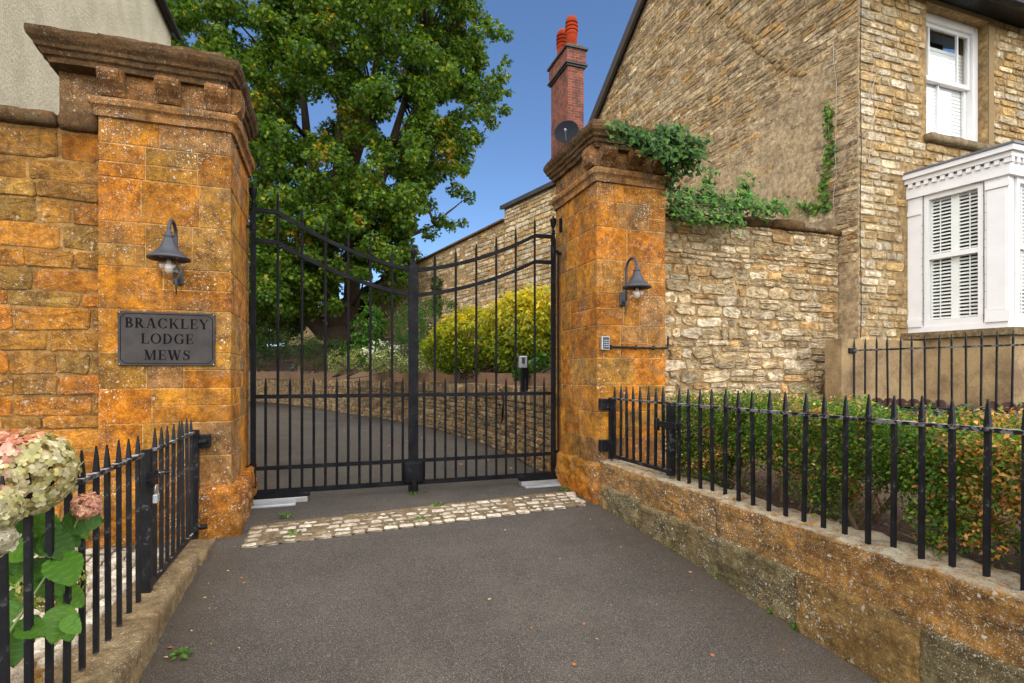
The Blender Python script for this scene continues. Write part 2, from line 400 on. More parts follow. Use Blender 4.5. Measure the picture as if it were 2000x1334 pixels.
def asphalt_mat():
    t = NT('asphalt')
    v = t.vor(190); vc = t.n('ShaderNodeSeparateColor', 0, None, Color=t.vor(190, 'Color'))
    v2 = t.n('ShaderNodeSeparateColor', 1, None, Color=t.vor(120, 'Color')); n = t.noise(1.1, 6, .65); n2 = t.noise(5, 5, .7)
    c = t.mix(t.rng(n, .3, .7), (.098, .083, .067), (.186, .16, .13))
    c = t.mix(t.rng(n2, .45, .75, 0, .5), c, (.075, .057, .042))
    c = t.mix(t.math('MULTIPLY', t.rng(vc, .66, 1.0), .85), c, (.27, .235, .2))
    c = t.mix(t.rng(v2, .975, .985, 0, .7), c, (.33, .29, .23))
    c = t.mix(t.rng(t.noise(.55, 5, .6, dist=1.0), .5, .62, 0, .4), c, t.mix(1, c, (.6, .58, .56), 'MULTIPLY'))
    c = t.mix(t.rng(t.vor(190), .22, .55, 0, .75), c, (.012, .011, .011))
    # mossy damp patches at the edges of the drive
    x = t.n('ShaderNodeSeparateXYZ', 0, None, Vector=t.tc)
    e = t.math('MAXIMUM', t.rng(x, 1.9, 2.5), t.rng(x, -.35, -.85))
    c = t.mix(t.math('MULTIPLY', e, t.rng(t.noise(7, 6, .7), .4, .65, 0, .8)), c, (.075, .05, .026))
    c = t.mix(t.rng(t.noise(2.6, 3, .5, dist=.5), .69, .74, 0, .7), c, (.014, .014, .015))
    h = t.math('ADD', t.math('MULTIPLY', v, -1.0), t.math('MULTIPLY', t.noise(240, 3), .5))
    return t.done(t.pbsdf(c, .82, t.bump(h, .8, .006), **{'Specular_IOR_Level': .3}))
def soil_mat(name, a=(.045, .027, .016), b=(.1, .062, .035)):
    t = NT(name); n = t.noise(35, 6, .75); v = t.vor(45)
    c = t.mix(t.rng(n, .3, .7), a, b); c = t.mix(t.rng(t.n('ShaderNodeSeparateColor', 0, None, Color=t.vor(45, 'Color')), .8, 1, 0, .6), c, (.2, .13, .08))
    return t.done(t.pbsdf(c, .95, t.bump(t.math('ADD', n, v), 1, .03)))
def brick_mat():
    t = NT('red_brick')
    # bricks on two directions: pick the horizontal coordinate from the face normal
    xyz = t.n('ShaderNodeSeparateXYZ', 0, None, Vector=t.tc).node
    nx = t.n('ShaderNodeSeparateXYZ', 0, None, Vector=t.n('ShaderNodeNewGeometry', 'Normal'))
    f = t.math('GREATER_THAN', t.math('ABSOLUTE', nx), .5)
    hx = t.math('ADD', t.math('MULTIPLY', f, xyz.outputs[1]), t.math('MULTIPLY', t.math('SUBTRACT', 1, f), xyz.outputs[0]))
    vec = t.n('ShaderNodeCombineXYZ', 0, None, X=hx, Y=xyz.outputs[2])
    b = t.t.nodes.new('ShaderNodeTexBrick'); t.t.links.new(vec, b.inputs['Vector'])
    for k, v in (('Color1', (.27, .055, .022, 1)), ('Color2', (.13, .026, .013, 1)), ('Mortar', (.2, .14, .1, 1))): b.inputs[k].default_value = v
    for k, v in (('Scale', 1.0), ('Mortar Size', .008), ('Brick Width', .225), ('Row Height', .075)): b.inputs[k].default_value = v
    c = t.mix(t.rng(t.noise(4, 6, .7), .45, .62, 0, .8), b.outputs[0], (.07, .03, .02))
    return t.done(t.pbsdf(c, .9, t.bump(t.math('SUBTRACT', t.noise(60), b.outputs[1]), .5, .01)))
def glass_mat():
    t = NT('window_glass')
    fr = t.n('ShaderNodeFresnel', 0, None, IOR=1.5)
    g = t.n('ShaderNodeBsdfGlossy', 0, None, Color=(.95, .97, 1), Roughness=.02)
    tr = t.n('ShaderNodeBsdfTransparent', 0, None, Color=(.97, .98, .98))
    return t.done(t.n('ShaderNodeMixShader', 0, None, i0=t.math('MULTIPLY', t.math('MULTIPLY', fr, 1.2, True), t.math('SUBTRACT', 1, t.n('ShaderNodeNewGeometry', 'Backfacing'))), i1=tr, i2=g))
def render_mat(name, c, sc=60, bump=.8, stain=(.3, .24, .15), st=.4):
    t = NT(name); n = t.noise(sc, 5, .7, t.scale(t.tc, (1, 1, .7))); n1 = t.noise(1.7, 6, .75)
    cc = t.mix(t.rng(n1, .45, .62, 0, st), c, stain)
    cc = t.mix(t.rng(n, .3, .7), t.mix(1, cc, (.7, .68, .65), 'MULTIPLY'), cc)
    return t.done(t.pbsdf(cc, .95, t.bump(n, bump, .03)))
def wood_mat():
    t = NT('oak_sleeper'); v = t.scale(t.tc, (2, 2, 22)); n = t.noise(2.5, 6, .7, v); c = t.mix(t.rng(n, .3, .7), (.14, .075, .035), (.33, .2, .11))
    c = t.mix(t.rng(t.noise(1.5, 4), .5, .8, 0, .6), c, (.28, .11, .04))
    return t.done(t.pbsdf(c, .85, t.bump(n, .5, .01)))
def bark_mat(name, a, b):
    t = NT(name); n = t.noise(6, 7, .75, t.scale(t.tc, (3, 3, .8))); c = t.mix(t.rng(n, .3, .7), a, b)
    return t.done(t.pbsdf(c, .95, t.bump(n, .9, .05)))

M = {}
M['ash'] = stone_mat('ironstone_ashlar', white=.9, orange=.35, grey=.35, bump=.6, dark=.55, tone=.45)
M['ash_r'] = stone_mat('ironstone_ashlar_lichened', white=1.2, orange=.45, grey=.4, bump=.65, dark=.65, tone=.45)
M['cornice'] = stone_mat('weathered_cornice_stone', base=(.125, .068, .024), white=.25, orange=.2, grey=.5, bump=.9, dark=.8)
M['ironwall'] = stone_mat('ironstone_walling', white=.5, orange=.3, grey=.3, bump=1.0, dark=.45, spot=20)
M['ironmortar'] = stone_mat('sandy_mortar', base=(.4, .23, .075), white=.1, orange=.1, grey=.2, bump=.7)
M['joint'] = stone_mat('pale_lime_joint', base=(.5, .31, .12), white=.1, orange=.1, grey=.25, bump=.4, dark=.4)
M['rubble'] = stone_mat('limestone_rubble', white=.3, orange=.12, grey=.3, bump=1.0, dark=.5, spot=30)
M['rubblemortar'] = stone_mat('limestone_mortar', base=(.43,.3,.145), white=.1, orange=.25, grey=.25, bump=.9, dark=.35)
M['dwarf'] = stone_mat('lichened_dwarf_wall', white=1.3, orange=.9, grey=.5, bump=1.0, dark=.6, moss=.25, spot=26, strata=.7, tone=.4, pr=(.3, .52), topl=.85)
M['plinthr'] = stone_mat('mossy_plinth', white=1.1, orange=.6, grey=.4, bump=1.0, dark=.55, moss=.3, spot=26, strata=.5, tone=.4, pr=(.34, .56))
M['retain'] = stone_mat('retaining_stone', white=.2, orange=.1, grey=.3, bump=.9, dark=.55)
M['sett'] = stone_mat('pale_sett', white=.2, orange=0, grey=.15, bump=.7, dark=.35, tone=.2)
M['bed'] = stone_mat('sandy_joint', base=(.23,.18,.115), white=0, orange=0, grey=.2, bump=.8, dark=.5, moss=.3)
M['kerb'] = stone_mat('kerb_stone', base=(.25, .185, .1), white=.45, orange=.2, grey=.4, bump=.7, dark=.6, moss=.3, spot=34)
M['iron'] = black_paint('chipped_black_paint', .55)
M['gate'] = black_paint('black_gate_paint', .16, .06); M['railtop'] = black_paint('worn_rail_paint', 1.5)
M['asphalt'] = asphalt_mat()
M['soil'] = soil_mat('soil'); M['mulch'] = soil_mat('bark_mulch', (.06, .03, .02), (.14, .075, .045))
M['ground'] = soil_mat('rough_ground', (.04, .05, .02), (.09, .09, .04))
M['brick'] = brick_mat()
M['terracotta'] = plain_mat('terracotta', (.25, .032, .01), .95, spec=.1, sc=12, var=.5, bump=.3)
M['glass'] = glass_mat()
M['white'] = plain_mat('white_gloss_paint', (.72, .7, .68), .45, var=.05, bump=.1)
M['shutter'] = plain_mat('shutter_white', (.85, .83, .78), .55, var=.04)
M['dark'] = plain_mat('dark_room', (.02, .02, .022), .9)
M['lamp'] = plain_mat('dark_grey_lamp_metal', (.028, .031, .042), .5, var=.2, bump=.15, sc=120)
M['plaque'] = plain_mat('slate_plaque', (.05, .043, .04), .7, var=.25, bump=.2, sc=70, spec=.15)
M['letter'] = plain_mat('black_lettering', (.005, .005, .006), .7, spec=.06)
M['galv'] = plain_mat('galvanised_steel', (.42, .44, .45), .5, .6, var=.25)
M['steel'] = plain_mat('brushed_steel', (.4, .39, .38), .4, .7)
M['lead'] = plain_mat('lead_sheet', (.13, .135, .15), .5, .2, var=.35, sc=30)
M['slate'] = plain_mat('slate', (.035, .035, .042), .6, var=.4, bump=.3)
M['dish'] = plain_mat('dish_grey', (.013, .015, .02), .8, spec=.12)
M['roof'] = plain_mat('roof_slate', (.04, .037, .035), .7, var=.3)
M['rough'] = render_mat('roughcast_render', (.78, .71, .52), 42, 1.0, (.5, .43, .28), .5)
M['tan'] = render_mat('tan_render', (.42, .29, .14), 70, .4, (.2, .13, .065), .95)
M['reveal'] = render_mat('ochre_reveal', (.3, .2, .085), 60, .5)
M['wood'] = wood_mat()
M['bark'] = bark_mat('bark', (.03, .02, .012), (.09, .056, .032))
M['twig'] = bark_mat('twig', (.14, .085, .04), (.3, .2, .11))
M['vine'] = plain_mat('dry_vine', (.42, .37, .3), .9)
M['leaf'] = leaf_mat('leaf', .45); M['ivy'] = leaf_mat('ivy_leaf', .25, .2, .55); M['petal'] = leaf_mat('petal', .35, .1, .7)
M['dry'] = leaf_mat('fallen_leaf', .2, .1, .8)
t = NT('clear_globe'); fc_ = t.math('ADD', .07, t.math('MULTIPLY', t.math('POWER', t.n('ShaderNodeLayerWeight', 'Facing', None, Blend=.5), 2.5), .75))
M['globe'] = t.done(t.n('ShaderNodeMixShader', 0, None, i0=fc_, i1=t.n('ShaderNodeBsdfTransparent', 0, None, Color=(.83, .79, .72)), i2=t.n('ShaderNodeBsdfGlossy', 0, None, Roughness=.05)))

IRONPAL = [(0.4393, 0.1729, 0.0108), (0.4036, 0.1479, 0.0081), (0.4749, 0.2029, 0.0149), (0.3799, 0.1479, 0.0101), (0.4274, 0.198, 0.0203), (0.3562, 0.1729, 0.0203), (0.4749, 0.1691, 0.0081), (0.4155, 0.1691, 0.0108)]
WALLPAL = [(0.5711, 0.2123, 0.0202), (0.4509, 0.177, 0.0202), (0.6313, 0.269, 0.0325), (0.3908, 0.184, 0.0289), (0.4058, 0.2265, 0.0433), (0.6013, 0.2123, 0.0159), (0.496, 0.2336, 0.0361)]
LIMEPAL = [(0.7603, 0.6314, 0.4391), (0.6691, 0.5367, 0.3337), (0.85, 0.7261, 0.5269), (0.6083, 0.4736, 0.281), (0.7907, 0.6473, 0.4215), (0.5475, 0.4421, 0.281), (0.6995, 0.4578, 0.2108)]
HOUSEPAL = [(0.7259, 0.5939, 0.3682), (0.6486, 0.4976, 0.2806), (0.7722, 0.6581, 0.456), (0.5714, 0.4093, 0.2017), (0.6795, 0.4655, 0.2017), (0.8031, 0.7062, 0.5261)]
GABLEPAL = [(0.6198, 0.4747, 0.2645), (0.5313, 0.3981, 0.2315), (0.6788, 0.5206, 0.3141), (0.4722, 0.3522, 0.2149), (0.6198, 0.3981, 0.1654), (0.7084, 0.5819, 0.3802)]
RETPAL = [(0.375, 0.275, 0.15), (0.3, 0.2188, 0.125), (0.45, 0.3375, 0.2), (0.25, 0.1875, 0.1125), (0.4, 0.25, 0.1125)]

# ------------------------------------------------------------------ ground, drive, garden levels
def gz(y): 
    t = y - 5.0
    return .074 * t if t < 0 else 0.0
mb = MB()
mb.add([(-700,-700,-.9),(700,-700,-.9),(700,700,-.9),(-700,700,-.9)], [(0,1,2,3)])
tag(mb.build('ground', M['ground']), kind='structure')
# the drive: one sheet, rising to the gate and level beyond it
mb = MB(); ys = [-12 + .5*i for i in range(35)] + [5.0] + [5.5 + 1.5*i for i in range(22)]; xs = [-9 + .5*i for i in range(45)]
for y in ys:
    for x in xs: mb.v.append((x, y, gz(y) + .006 * mn.noise(Vector((x*.7, y*.7, 0)))))
nx = len(xs)
for j in range(len(ys) - 1):
    for i in range(nx - 1): mb.f.append((j*nx+i, j*nx+i+1, (j+1)*nx+i+1, (j+1)*nx+i)); mb.c.append((.5,.5,.5))
tag(mb.build('driveway', M['asphalt'], smooth=True), kind='structure')
# setts
mb = MB(); rn = random.Random(3); 
SETT = [(0.644, 0.5885, 0.483), (0.532, 0.4764, 0.3864), (0.7, 0.6446, 0.552), (0.448, 0.3923, 0.3036), (0.588, 0.5325, 0.4278)]
rows = 5
for r in range(rows):
    x = -.585 + rn.uniform(-.03, .05)
    while x < 2.3:
        l = rn.uniform(.095, .145); dpt = .087 + rn.uniform(-.008, .004)
        y0 = 4.30 + .095 * (x + .6) + r * .09 + rn.uniform(-.006, .006); z = gz(y0 + .05)
        if not (r == rows - 1 and rn.random() < .05):
            mb.rough((x + .004, y0, z - .05), (x + l - .004, y0 + dpt - .005, z + .011 + rn.uniform(-.004, .004)), .02, .005, 18, .013, rn.choice(SETT), rn.random()*50)
        x += l
tag(mb.build('sett_paving', M['sett'], smooth=True), kind='structure')
mb = MB(); mb.k = (.1,.07,.04)
for i in range(20):
    x0 = -.585 + 2.88*i/20; x1 = -.585 + 2.88*(i+1)/20
    q = lambda x, o: (x, 4.30 + .095*(x+.6) + o, gz(4.30 + .095*(x+.6) + o) + .0045 + .006)
    mb.add([q(x0,-.01), q(x1,-.01), q(x1,.46), q(x0,.46)], [(0,1,2,3)])
tag(mb.build('sett_bedding', M['bed']), kind='structure')
# left garden bed and its cobbled margin
mb = MB()
mb.add([(-6,-3,-.3),(-1.06,-3,-.3),(-1.06,4.72,-.14),(-6,4.72,-.14)], [(0,1,2,3)])
tag(mb.build('flower_bed', M['mulch']), kind='structure')
mb = MB(); rn = random.Random(11)
for i in range(16):
    x = -1.09 - .11*i
    y = 2.86 + rn.uniform(-.05, .02)
    while y < 4.62:
        l = rn.uniform(.09, .15)
        mb.rough((x - .1, y, -.16), (x, y + l - .015, -.03 + rn.uniform(-.008, .008)), .035, .006, 14, .022, rn.choice(SETT), rn.random()*40); y += l
tag(mb.build('cobbled_margin', M['sett'], smooth=True), kind='structure')
mb = MB(); mb.box((-2.9, 2.84, -.2), (-1.07, 4.66, -.062), (.2,.15,.09)); tag(mb.build('cobble_bedding', M['ironmortar']), kind='structure')
# right garden bed and slate-covered front garden
mb = MB(); mb.box((2.66, -4, -.6), (5.62, 4.95, .3)); tag(mb.build('hedge_bed', M['mulch']), kind='structure')
mb = MB(); mb.add([(5.62,-4,.0),(12,-4,.0),(12,4.7,.0),(5.62,4.7,.0),(5.62,-4,.8),(12,-4,.8),(12,4.7,.8),(5.62,4.7,.8)], [(0,3,2,1),(4,5,6,7),(0,1,5,4),(1,2,6,5),(2,3,7,6),(3,0,4,7)])
tag(mb.build('front_garden', M['soil']), kind='structure')
mb = MB(); rn = random.Random(21)
for i in range(2600):
    x, y = 5.7 + abs(rn.gauss(0, 1.1)), rn.uniform(1.2, 4.55)
    an = rn.uniform(0, 6.28); l, w_ = rn.uniform(.03, .08), rn.uniform(.02, .045); z = .803 + rn.uniform(0, .035)
    ux = Vector((math.cos(an), math.sin(an), rn.uniform(-.35, .35))); vy = Vector((-math.sin(an), math.cos(an), rn.uniform(-.35, .35)))
    k = rn.uniform(.4, 1.6)
    mb.prism([(-l,-w_),(l*.8,-w_*.8),(l,w_*.4),(0,w_),(-l*.9,w_*.7)], (x, y, z), ux, vy, (0,0,1), -.004, .005, (.04*k,.04*k,.047*k))
t = NT('slate_chip'); M['chip'] = t.done(t.pbsdf(t.attr(), .6))
tag(mb.build('slate_chippings', M['chip']), 'dark grey slate chippings covering the raised front garden under the bay window', 'slate chippings', kind='stuff')

# ------------------------------------------------------------------ gate pillars
COURSES = [.34, .58, .84, 1.10, 1.37, 1.69, 2.0, 2.33, 2.65, 2.90, 3.13]
def pillar(name, x0, x1, y0, y1, label, left, mat, seed):
    rn = random.Random(seed)
    T = thing(name, ((x0+x1)/2, (y0+y1)/2, 0), label, 'gate pillar')
    core = MB(); core.k = (.3, .16, .055)
    core.box((x0+.0075, y0+.0075, -.1), (x1-.0075, y1-.0075, 3.2))
    b = MB()
    W = x1 - x0; D = y1 - y0
    for i in range(len(COURSES) - 1):
        z0, z1 = COURSES[i], COURSES[i+1]; g = .0028
        cuts = [0] + ([W * rn.uniform(.3, .42), W * rn.uniform(.6, .75)] if rn.random() < .65 else [W * rn.uniform(.38, .62)]) + [W]
        dl, dr = rn.uniform(.25, .6), rn.uniform(.25, .6)
        def blk(a, c):
            split = rn.random() < .3 and z1 - z0 > .24
            zs = [z0, z0 + (z1-z0)*rn.uniform(.45, .55), z1] if split else [z0, z1]
            for q in range(len(zs) - 1):
                cc = rn.choice(IRONPAL); k = rn.uniform(.85, 1.12)
                if rn.random() < .07: cc = (.33, .165, .05)
                b.bbox((a[0]+g, a[1]+g, zs[q]+g), (c[0]-g, c[1]-g, zs[q+1]-g), rn.uniform(.003, .006), .0015, tuple(v*k for v in cc), rn)
        n = len(cuts) - 1
        for j in range(n):
            dep = dl if j == 0 else dr if j == n-1 else .15
            blk((x0+cuts[j], y0, 0), (x0+cuts[j+1], y0+dep, 0))
        for (xa, xb, dp) in ((x0, x0+.15, dl), (x1-.15, x1, dr)):
            m = y0 + dp + (D - dp) * rn.uniform(.4, .6)
            blk((xa, y0+dp, 0), (xb, m, 0)); blk((xa, m, 0), (xb, y1, 0))
    ob = b.build('shaft', mat, T); 
    core.build('core', M['joint'], T)
    # plinth of worn boulders
    p = MB(); inner = x1 if left else x0
    for (a, c, k) in (((x0-.07, y0-.09, -.12), (x1+.07, y1+.1, .16), 1), ((x0-.06, y0-.07, .12), (x0+W*.52, y1+.08, .345), 2), ((x0+W*.5, y0-.075, .13), (x1+.065, y1+.08, .35), 3)):
        cc = rn.choice(IRONPAL); cc = tuple(v*.8 for v in cc)
        p.rough(a, c, .025, .034, 9, .028, cc, seed+k)
    p.build('plinth', mat, T, smooth=True)
    nk = MB()
    nk.sweep_rect([(0,3.08),(.022,3.085),(.024,3.13),(.032,3.145),(.05,3.16),(.056,3.19),(.052,3.21),(.02,3.225),(.0,3.225)], x0, x1, y0, y1, .05, .006, (.33,.16,.045), seed)
    nk.build('necking', mat, T, smooth=False)
    fz = MB(); cc = (.24, .115, .032)
    fz.rough((x0+.004, y0+.004, 3.215), (x1-.004, y1-.004, 3.45), .04, .005, 6, .01, cc, seed)
    ex = .0
    if left:
        fz.rough((x0-.27, y0+.09, 3.1), (x0+.02, y1-.05, 3.45), .04, .006, 6, .012, (.22,.125,.05), seed+4)
        ex = .265
    fz.build('frieze', mat, T, smooth=True)
    cs = [x0+.1, (x0+x1)/2+.02, x1-.09]
    for xc in cs:
        c = MB(); prof = []
        # scrolled bracket: side profile swept across its width
        for (yy, zz) in ((0, 3.235), (.012, 3.237), (.024, 3.25), (.04, 3.275), (.066, 3.3), (.09, 3.318), (.106, 3.34), (.112, 3.365), (.106, 3.39), (.09, 3.405), (.06, 3.412), (0, 3.413)): prof.append((yy, zz))
        for (o1, o2, sc_) in ((-.076, -.062, .9), (-.0618, .0618, 1.0), (.062, .076, .9)):
            pr = [(a_*sc_, 3.235 + (b_-3.235)*(1 if sc_ == 1 else .985)) for a_, b_ in prof]
            c.prism(pr, (xc, y0, 0), (0,-1,0), (0,0,1), (1,0,0), o1, o2, (.24,.115,.035))
        c.build('corbel', mat, T)
    for yc in (y0+.085,):
        for (xs_, sg) in ((x1, 1),) if left else ((x0, -1),):
            c = MB(); prof = [(0,3.24),(.03,3.245),(.06,3.275),(.075,3.325),(.078,3.38),(.07,3.43),(0,3.435)]
            c.prism(prof, (xs_, yc - .078, 0), (sg,0,0), (0,0,1), (0,1,0), 0, .156, (.24,.115,.035)); c.build('corbel', mat, T)
    cn = MB()
    cn.sweep_rect([(-.02,3.405),(.035,3.41),(.042,3.445),(.06,3.455),(.066,3.485),(.085,3.495),(.09,3.52),(.112,3.545),(.122,3.575),(.124,3.605),(.1,3.618),(-.05,3.625)],
                  x0-ex, x1 - (.045 if left else 0), y0, y1, .04, .008, None, seed)
    cn.build('cornice', M['cornice'], T, smooth=False)
    cp = MB(); cp.rough((x0-.02, y0+.03, 3.61), (x1-.06, y1-.1, 3.715), .045, .016, 6, .02, None, seed+9); cp.build('cap_stone', M['cornice'], T, smooth=True)
    return T
LX0, LX1, RX0, RX1, PY0, PY1 = -1.58, -.71, 2.47, 3.26, 4.66, 5.66
pillar('gate_pillar', LX0, LX1, PY0, PY1, 'tall orange ironstone gate pillar carrying the dark name plaque', True, M['ash'], 5)
pillar('gate_pillar', RX0, RX1, PY0, PY1, 'lichen-spotted orange gate pillar with ivy on its cornice and a keypad', False, M['ash_r'], 17)

# ------------------------------------------------------------------ wall lamps
def lamp(x, label):
    T = thing('wall_lamp', (x, PY0, 1.95), label, 'wall lamp', 'swan-neck lamps on the gate pillars')
    m = MB(); m.bbox((x-.035, PY0-.03, 1.88), (x+.035, PY0-.0005, 2.02), .01); m.build('back_plate', M['lamp'], T)
    m = MB(); y1 = PY0 - .27; pts = [(x, PY0-.03, 1.93), (x, PY0-.055, 1.90), (x, PY0-.075, 1.93), (x, PY0-.08, 2.05), (x, PY0-.082, 2.2)]
    for i in range(1, 13):
        a = math.pi * i / 12; pts.append((x, PY0-.082 - .094*(1 - math.cos(a)), 2.225 + .095*math.sin(a)))
    pts.append((x, y1, 2.2))
    m.tube(pts, .0125, 10); m.tube([(x, PY0-.075, 1.8), (x, PY0-.075, 1.95)], [.004, .012], 8); m.build('arm', M['lamp'], T, smooth=True)
    m = MB(); m.lathe((x, y1, 0), [(.012,2.23),(.018,2.222),(.024,2.212),(.02,2.2),(.03,2.196),(.033,2.186),(.026,2.178),(.034,2.165),(.042,2.14),(.056,2.11),(.078,2.08),(.108,2.052),(.132,2.036),(.136,2.028),(.134,2.02),(.126,2.02),(.1,2.04),(.07,2.07),(.0,2.1)], 32); m.build('shade', M['lamp'], T, smooth=True)
    m = MB(); m.lathe((x, y1, 1.955), [(.066, .085)] + [(.078*math.cos(a), .078*math.sin(a)) for a in [R(70 - 10*i) for i in range(1, 16)]] + [(0, -.078)], 24, caps=False); m.build('globe', M['globe'], T, smooth=True)
    m = MB(); m.lathe((x, y1, 1.965), [(.0,-.045),(.018,-.04),(.027,-.02),(.026,.0),(.016,.03),(.014,.06)], 16); m.build('bulb', M['white'], T, smooth=True)
lamp(-1.065, 'dark grey swan-neck lamp with glass globe above the name plaque')
lamp(2.75, 'dark grey swan-neck lamp with glass globe above the keypad')

# ------------------------------------------------------------------ name plaque with lettering
def ribbon(pts, ws):
    out = []
    for i in range(len(pts) - 1):
        q = []
        for (j, s) in ((i, 1), (i+1, 1), (i+1, -1), (i, -1)):
            a = pts[max(j-1, 0)]; b = pts[min(j+1, len(pts)-1)]; dx, dy = b[0]-a[0], b[1]-a[1]; L = math.hypot(dx, dy) or 1
            q.append((pts[j][0] - dy/L*ws[j]/2*s, pts[j][1] + dx/L*ws[j]/2*s))
        out.append(q)
    return out
TH, TN = .17, .055
def bx(a, b, c, d): return [(a,b),(c,b),(c,d),(a,d)]
def arc(cx, cy, rx, ry, a0, a1, n=18):
    P = []; Wd = []
    for i in range(n + 1):
        a = R(a0 + (a1-a0)*i/n); P.append((cx + (rx-TH/2)*math.cos(a), cy + (ry-TN/2)*math.sin(a))); Wd.append(TN + (TH-TN)*abs(math.cos(a))**1.3)
    return ribbon(P, Wd)
def diag(x0, y0, x1, y1, w_): return [[(x0-w_/2,y0),(x0+w_/2,y0),(x1+w_/2,y1),(x1-w_/2,y1)]]
def ser(x, y, w_=.3): return bx(x-w_/2, y, x+w_/2, y+.05) if y < .5 else bx(x-w_/2, y-.05, x+w_/2, y)
def stem(x): return [bx(x-TH/2, 0, x+TH/2, 1), ser(x, 0, .34), ser(x, 1, .34)]
def glyph(ch):
    if ch == 'B': return stem(.2) + arc(.3,.75,.33,.25,-90,90) + arc(.3,.265,.39,.265,-90,90) + [bx(.2,.945,.3,1), bx(.2,.5,.3,.55), bx(.2,0,.3,.055)], .74
    if ch == 'R': return stem(.2) + arc(.32,.735,.33,.265,-90,90) + [bx(.2,.945,.32,1), bx(.2,.47,.32,.525)] + diag(.72,0,.4,.5,.2) + [ser(.76,0,.26)], .88
    if ch == 'A': return diag(.16,0,.43,1,.06) + diag(.76,0,.48,1,.19) + [bx(.26,.3,.62,.35), ser(.16,0,.28), ser(.76,0,.36)], .93
    if ch == 'C': return arc(.5,.5,.44,.51,42,318,24) + [bx(.8,.66,.84,.98), bx(.8,.04,.83,.3)], .92
    if ch == 'K': return stem(.2) + diag(.32,.42,.72,1,.07) + diag(.76,0,.42,.58,.2) + [ser(.72,1,.28), ser(.78,0,.32)], .94
    if ch == 'L': return stem(.2) + [bx(.2,0,.68,.055), [(.64,0),(.7,0),(.72,.3),(.68,.3)]], .76
    if ch == 'E': return stem(.2) + [bx(.2,0,.68,.055), bx(.2,.945,.66,1), bx(.2,.475,.54,.53), [(.64,0),(.7,0),(.72,.3),(.68,.3)], [(.62,1),(.67,1),(.67,.72),(.64,.72)], bx(.5,.38,.54,.63)], .76
    if ch == 'Y': return [bx(.36,0,.53,.45), ser(.445,0,.34)] + diag(.445,.42,.14,1,.19) + diag(.47,.42,.76,1,.06) + [ser(.14,1,.34), ser(.76,1,.26)], .88
    if ch == 'O': return arc(.5,.5,.46,.515,0,360,36), 1.0
    if ch == 'D': return stem(.2) + arc(.34,.5,.5,.5,-90,90,22) + [bx(.2,.945,.34,1), bx(.2,0,.34,.055)], .92
    if ch == 'G': return arc(.5,.5,.44,.515,42,318,24) + [bx(.8,.66,.84,.98), bx(.7,.06,.86,.42), ser(.78,.45,.32)], .98
    if ch == 'M': return [bx(.15,0,.2,1), bx(.84,0,1.0,1), ser(.175,0,.26), ser(.92,0,.32), ser(.14,1,.2), ser(.96,1,.2)] + diag(.5,0,.2,1,.19) + diag(.52,0,.86,1,.06), 1.12
    if ch == 'W': return diag(.38,0,.14,1,.19) + diag(.42,0,.62,1,.06) + diag(.84,0,.6,1,.19) + diag(.88,0,1.08,1,.06) + [ser(.14,1,.32), ser(.6,1,.3), ser(1.08,1,.24)], 1.2
    if ch == 'S':
        P = [(.6,.75),(.58,.88),(.48,.965),(.36,.97),(.24,.93),(.18,.82),(.18,.7),(.26,.6),(.38,.53),(.5,.46),(.58,.37),(.6,.24),(.54,.11),(.42,.035),(.3,.03),(.19,.1),(.14,.26)]
        Wd = [.05,.05,.05,.055,.08,.12,.15,.17,.175,.17,.15,.13,.09,.06,.05,.05,.05]
        return ribbon(P, Wd) + [bx(.6,.7,.64,.97), bx(.1,.03,.14,.3)], .76
PX0, PX1, PZ0, PZ1 = -1.45, -.818, 1.272, 1.672; PY = PY0 - .022
T = thing('name_plaque', ((PX0+PX1)/2, PY0, PZ0), 'dark grey rectangular plaque with black serif letters on the orange pillar', 'plaque')
m = MB(); m.bbox((PX0, PY, PZ0), (PX1, PY0-.002, PZ1), .003); m.build('plate', M['plaque'], T)
m = MB(); i_ = .017; tk = .0045; h = PY - .0012
c45 = .03
fr_ = [(PX0+i_+c45,PZ0+i_),(PX1-i_-c45,PZ0+i_),(PX1-i_,PZ0+i_+c45),(PX1-i_,PZ1-i_-c45),(PX1-i_-c45,PZ1-i_),(PX0+i_+c45,PZ1-i_),(PX0+i_,PZ1-i_-c45),(PX0+i_,PZ0+i_+c45)]
for k in range(8):
    a, b = fr_[k], fr_[(k+1) % 8]
    for q in ribbon([a, b], [tk, tk]): m.prism(q, (0, PY, 0), (1,0,0), (0,0,1), (0,-1,0), -.001, .001 + .0001*(k % 3))
m.build('border_line', M['letter'], T)
for (txt, zc, wid) in (('BRACKLEY', 1.588, .545), ('LODGE', 1.473, .345), ('MEWS', 1.352, .305)):
    gl = [glyph(c) for c in txt]; hgt = .074; tot = sum(g[1] for g in gl)*hgt; gap = (wid - tot)/(len(txt)-1)
    x = (PX0+PX1)/2 - wid/2; m = MB(); q = 0
    for (ps, wd) in gl:
        for p in ps:
            q += 1; m.prism([(x + a*hgt, zc - hgt/2 + b*hgt) for a, b in p], (0, PY, 0), (1,0,0), (0,0,1), (0,-1,0), -.001, .0012 + .00007*(q % 11))
        x += wd*hgt + gap
    m.build('lettering', M['letter'], T)
for (x, z) in ((PX0+.01, PZ0+.01), (PX1-.01, PZ0+.01), (PX0+.01, PZ1-.01), (PX1-.01, PZ1-.01)):
    m = MB(); m.lathe((x, PY, z), [(.005,0),(.005,.002),(.002,.0035)], 10, axis=(0,-1,0)); m.build('screw', M['steel'], T, smooth=True)

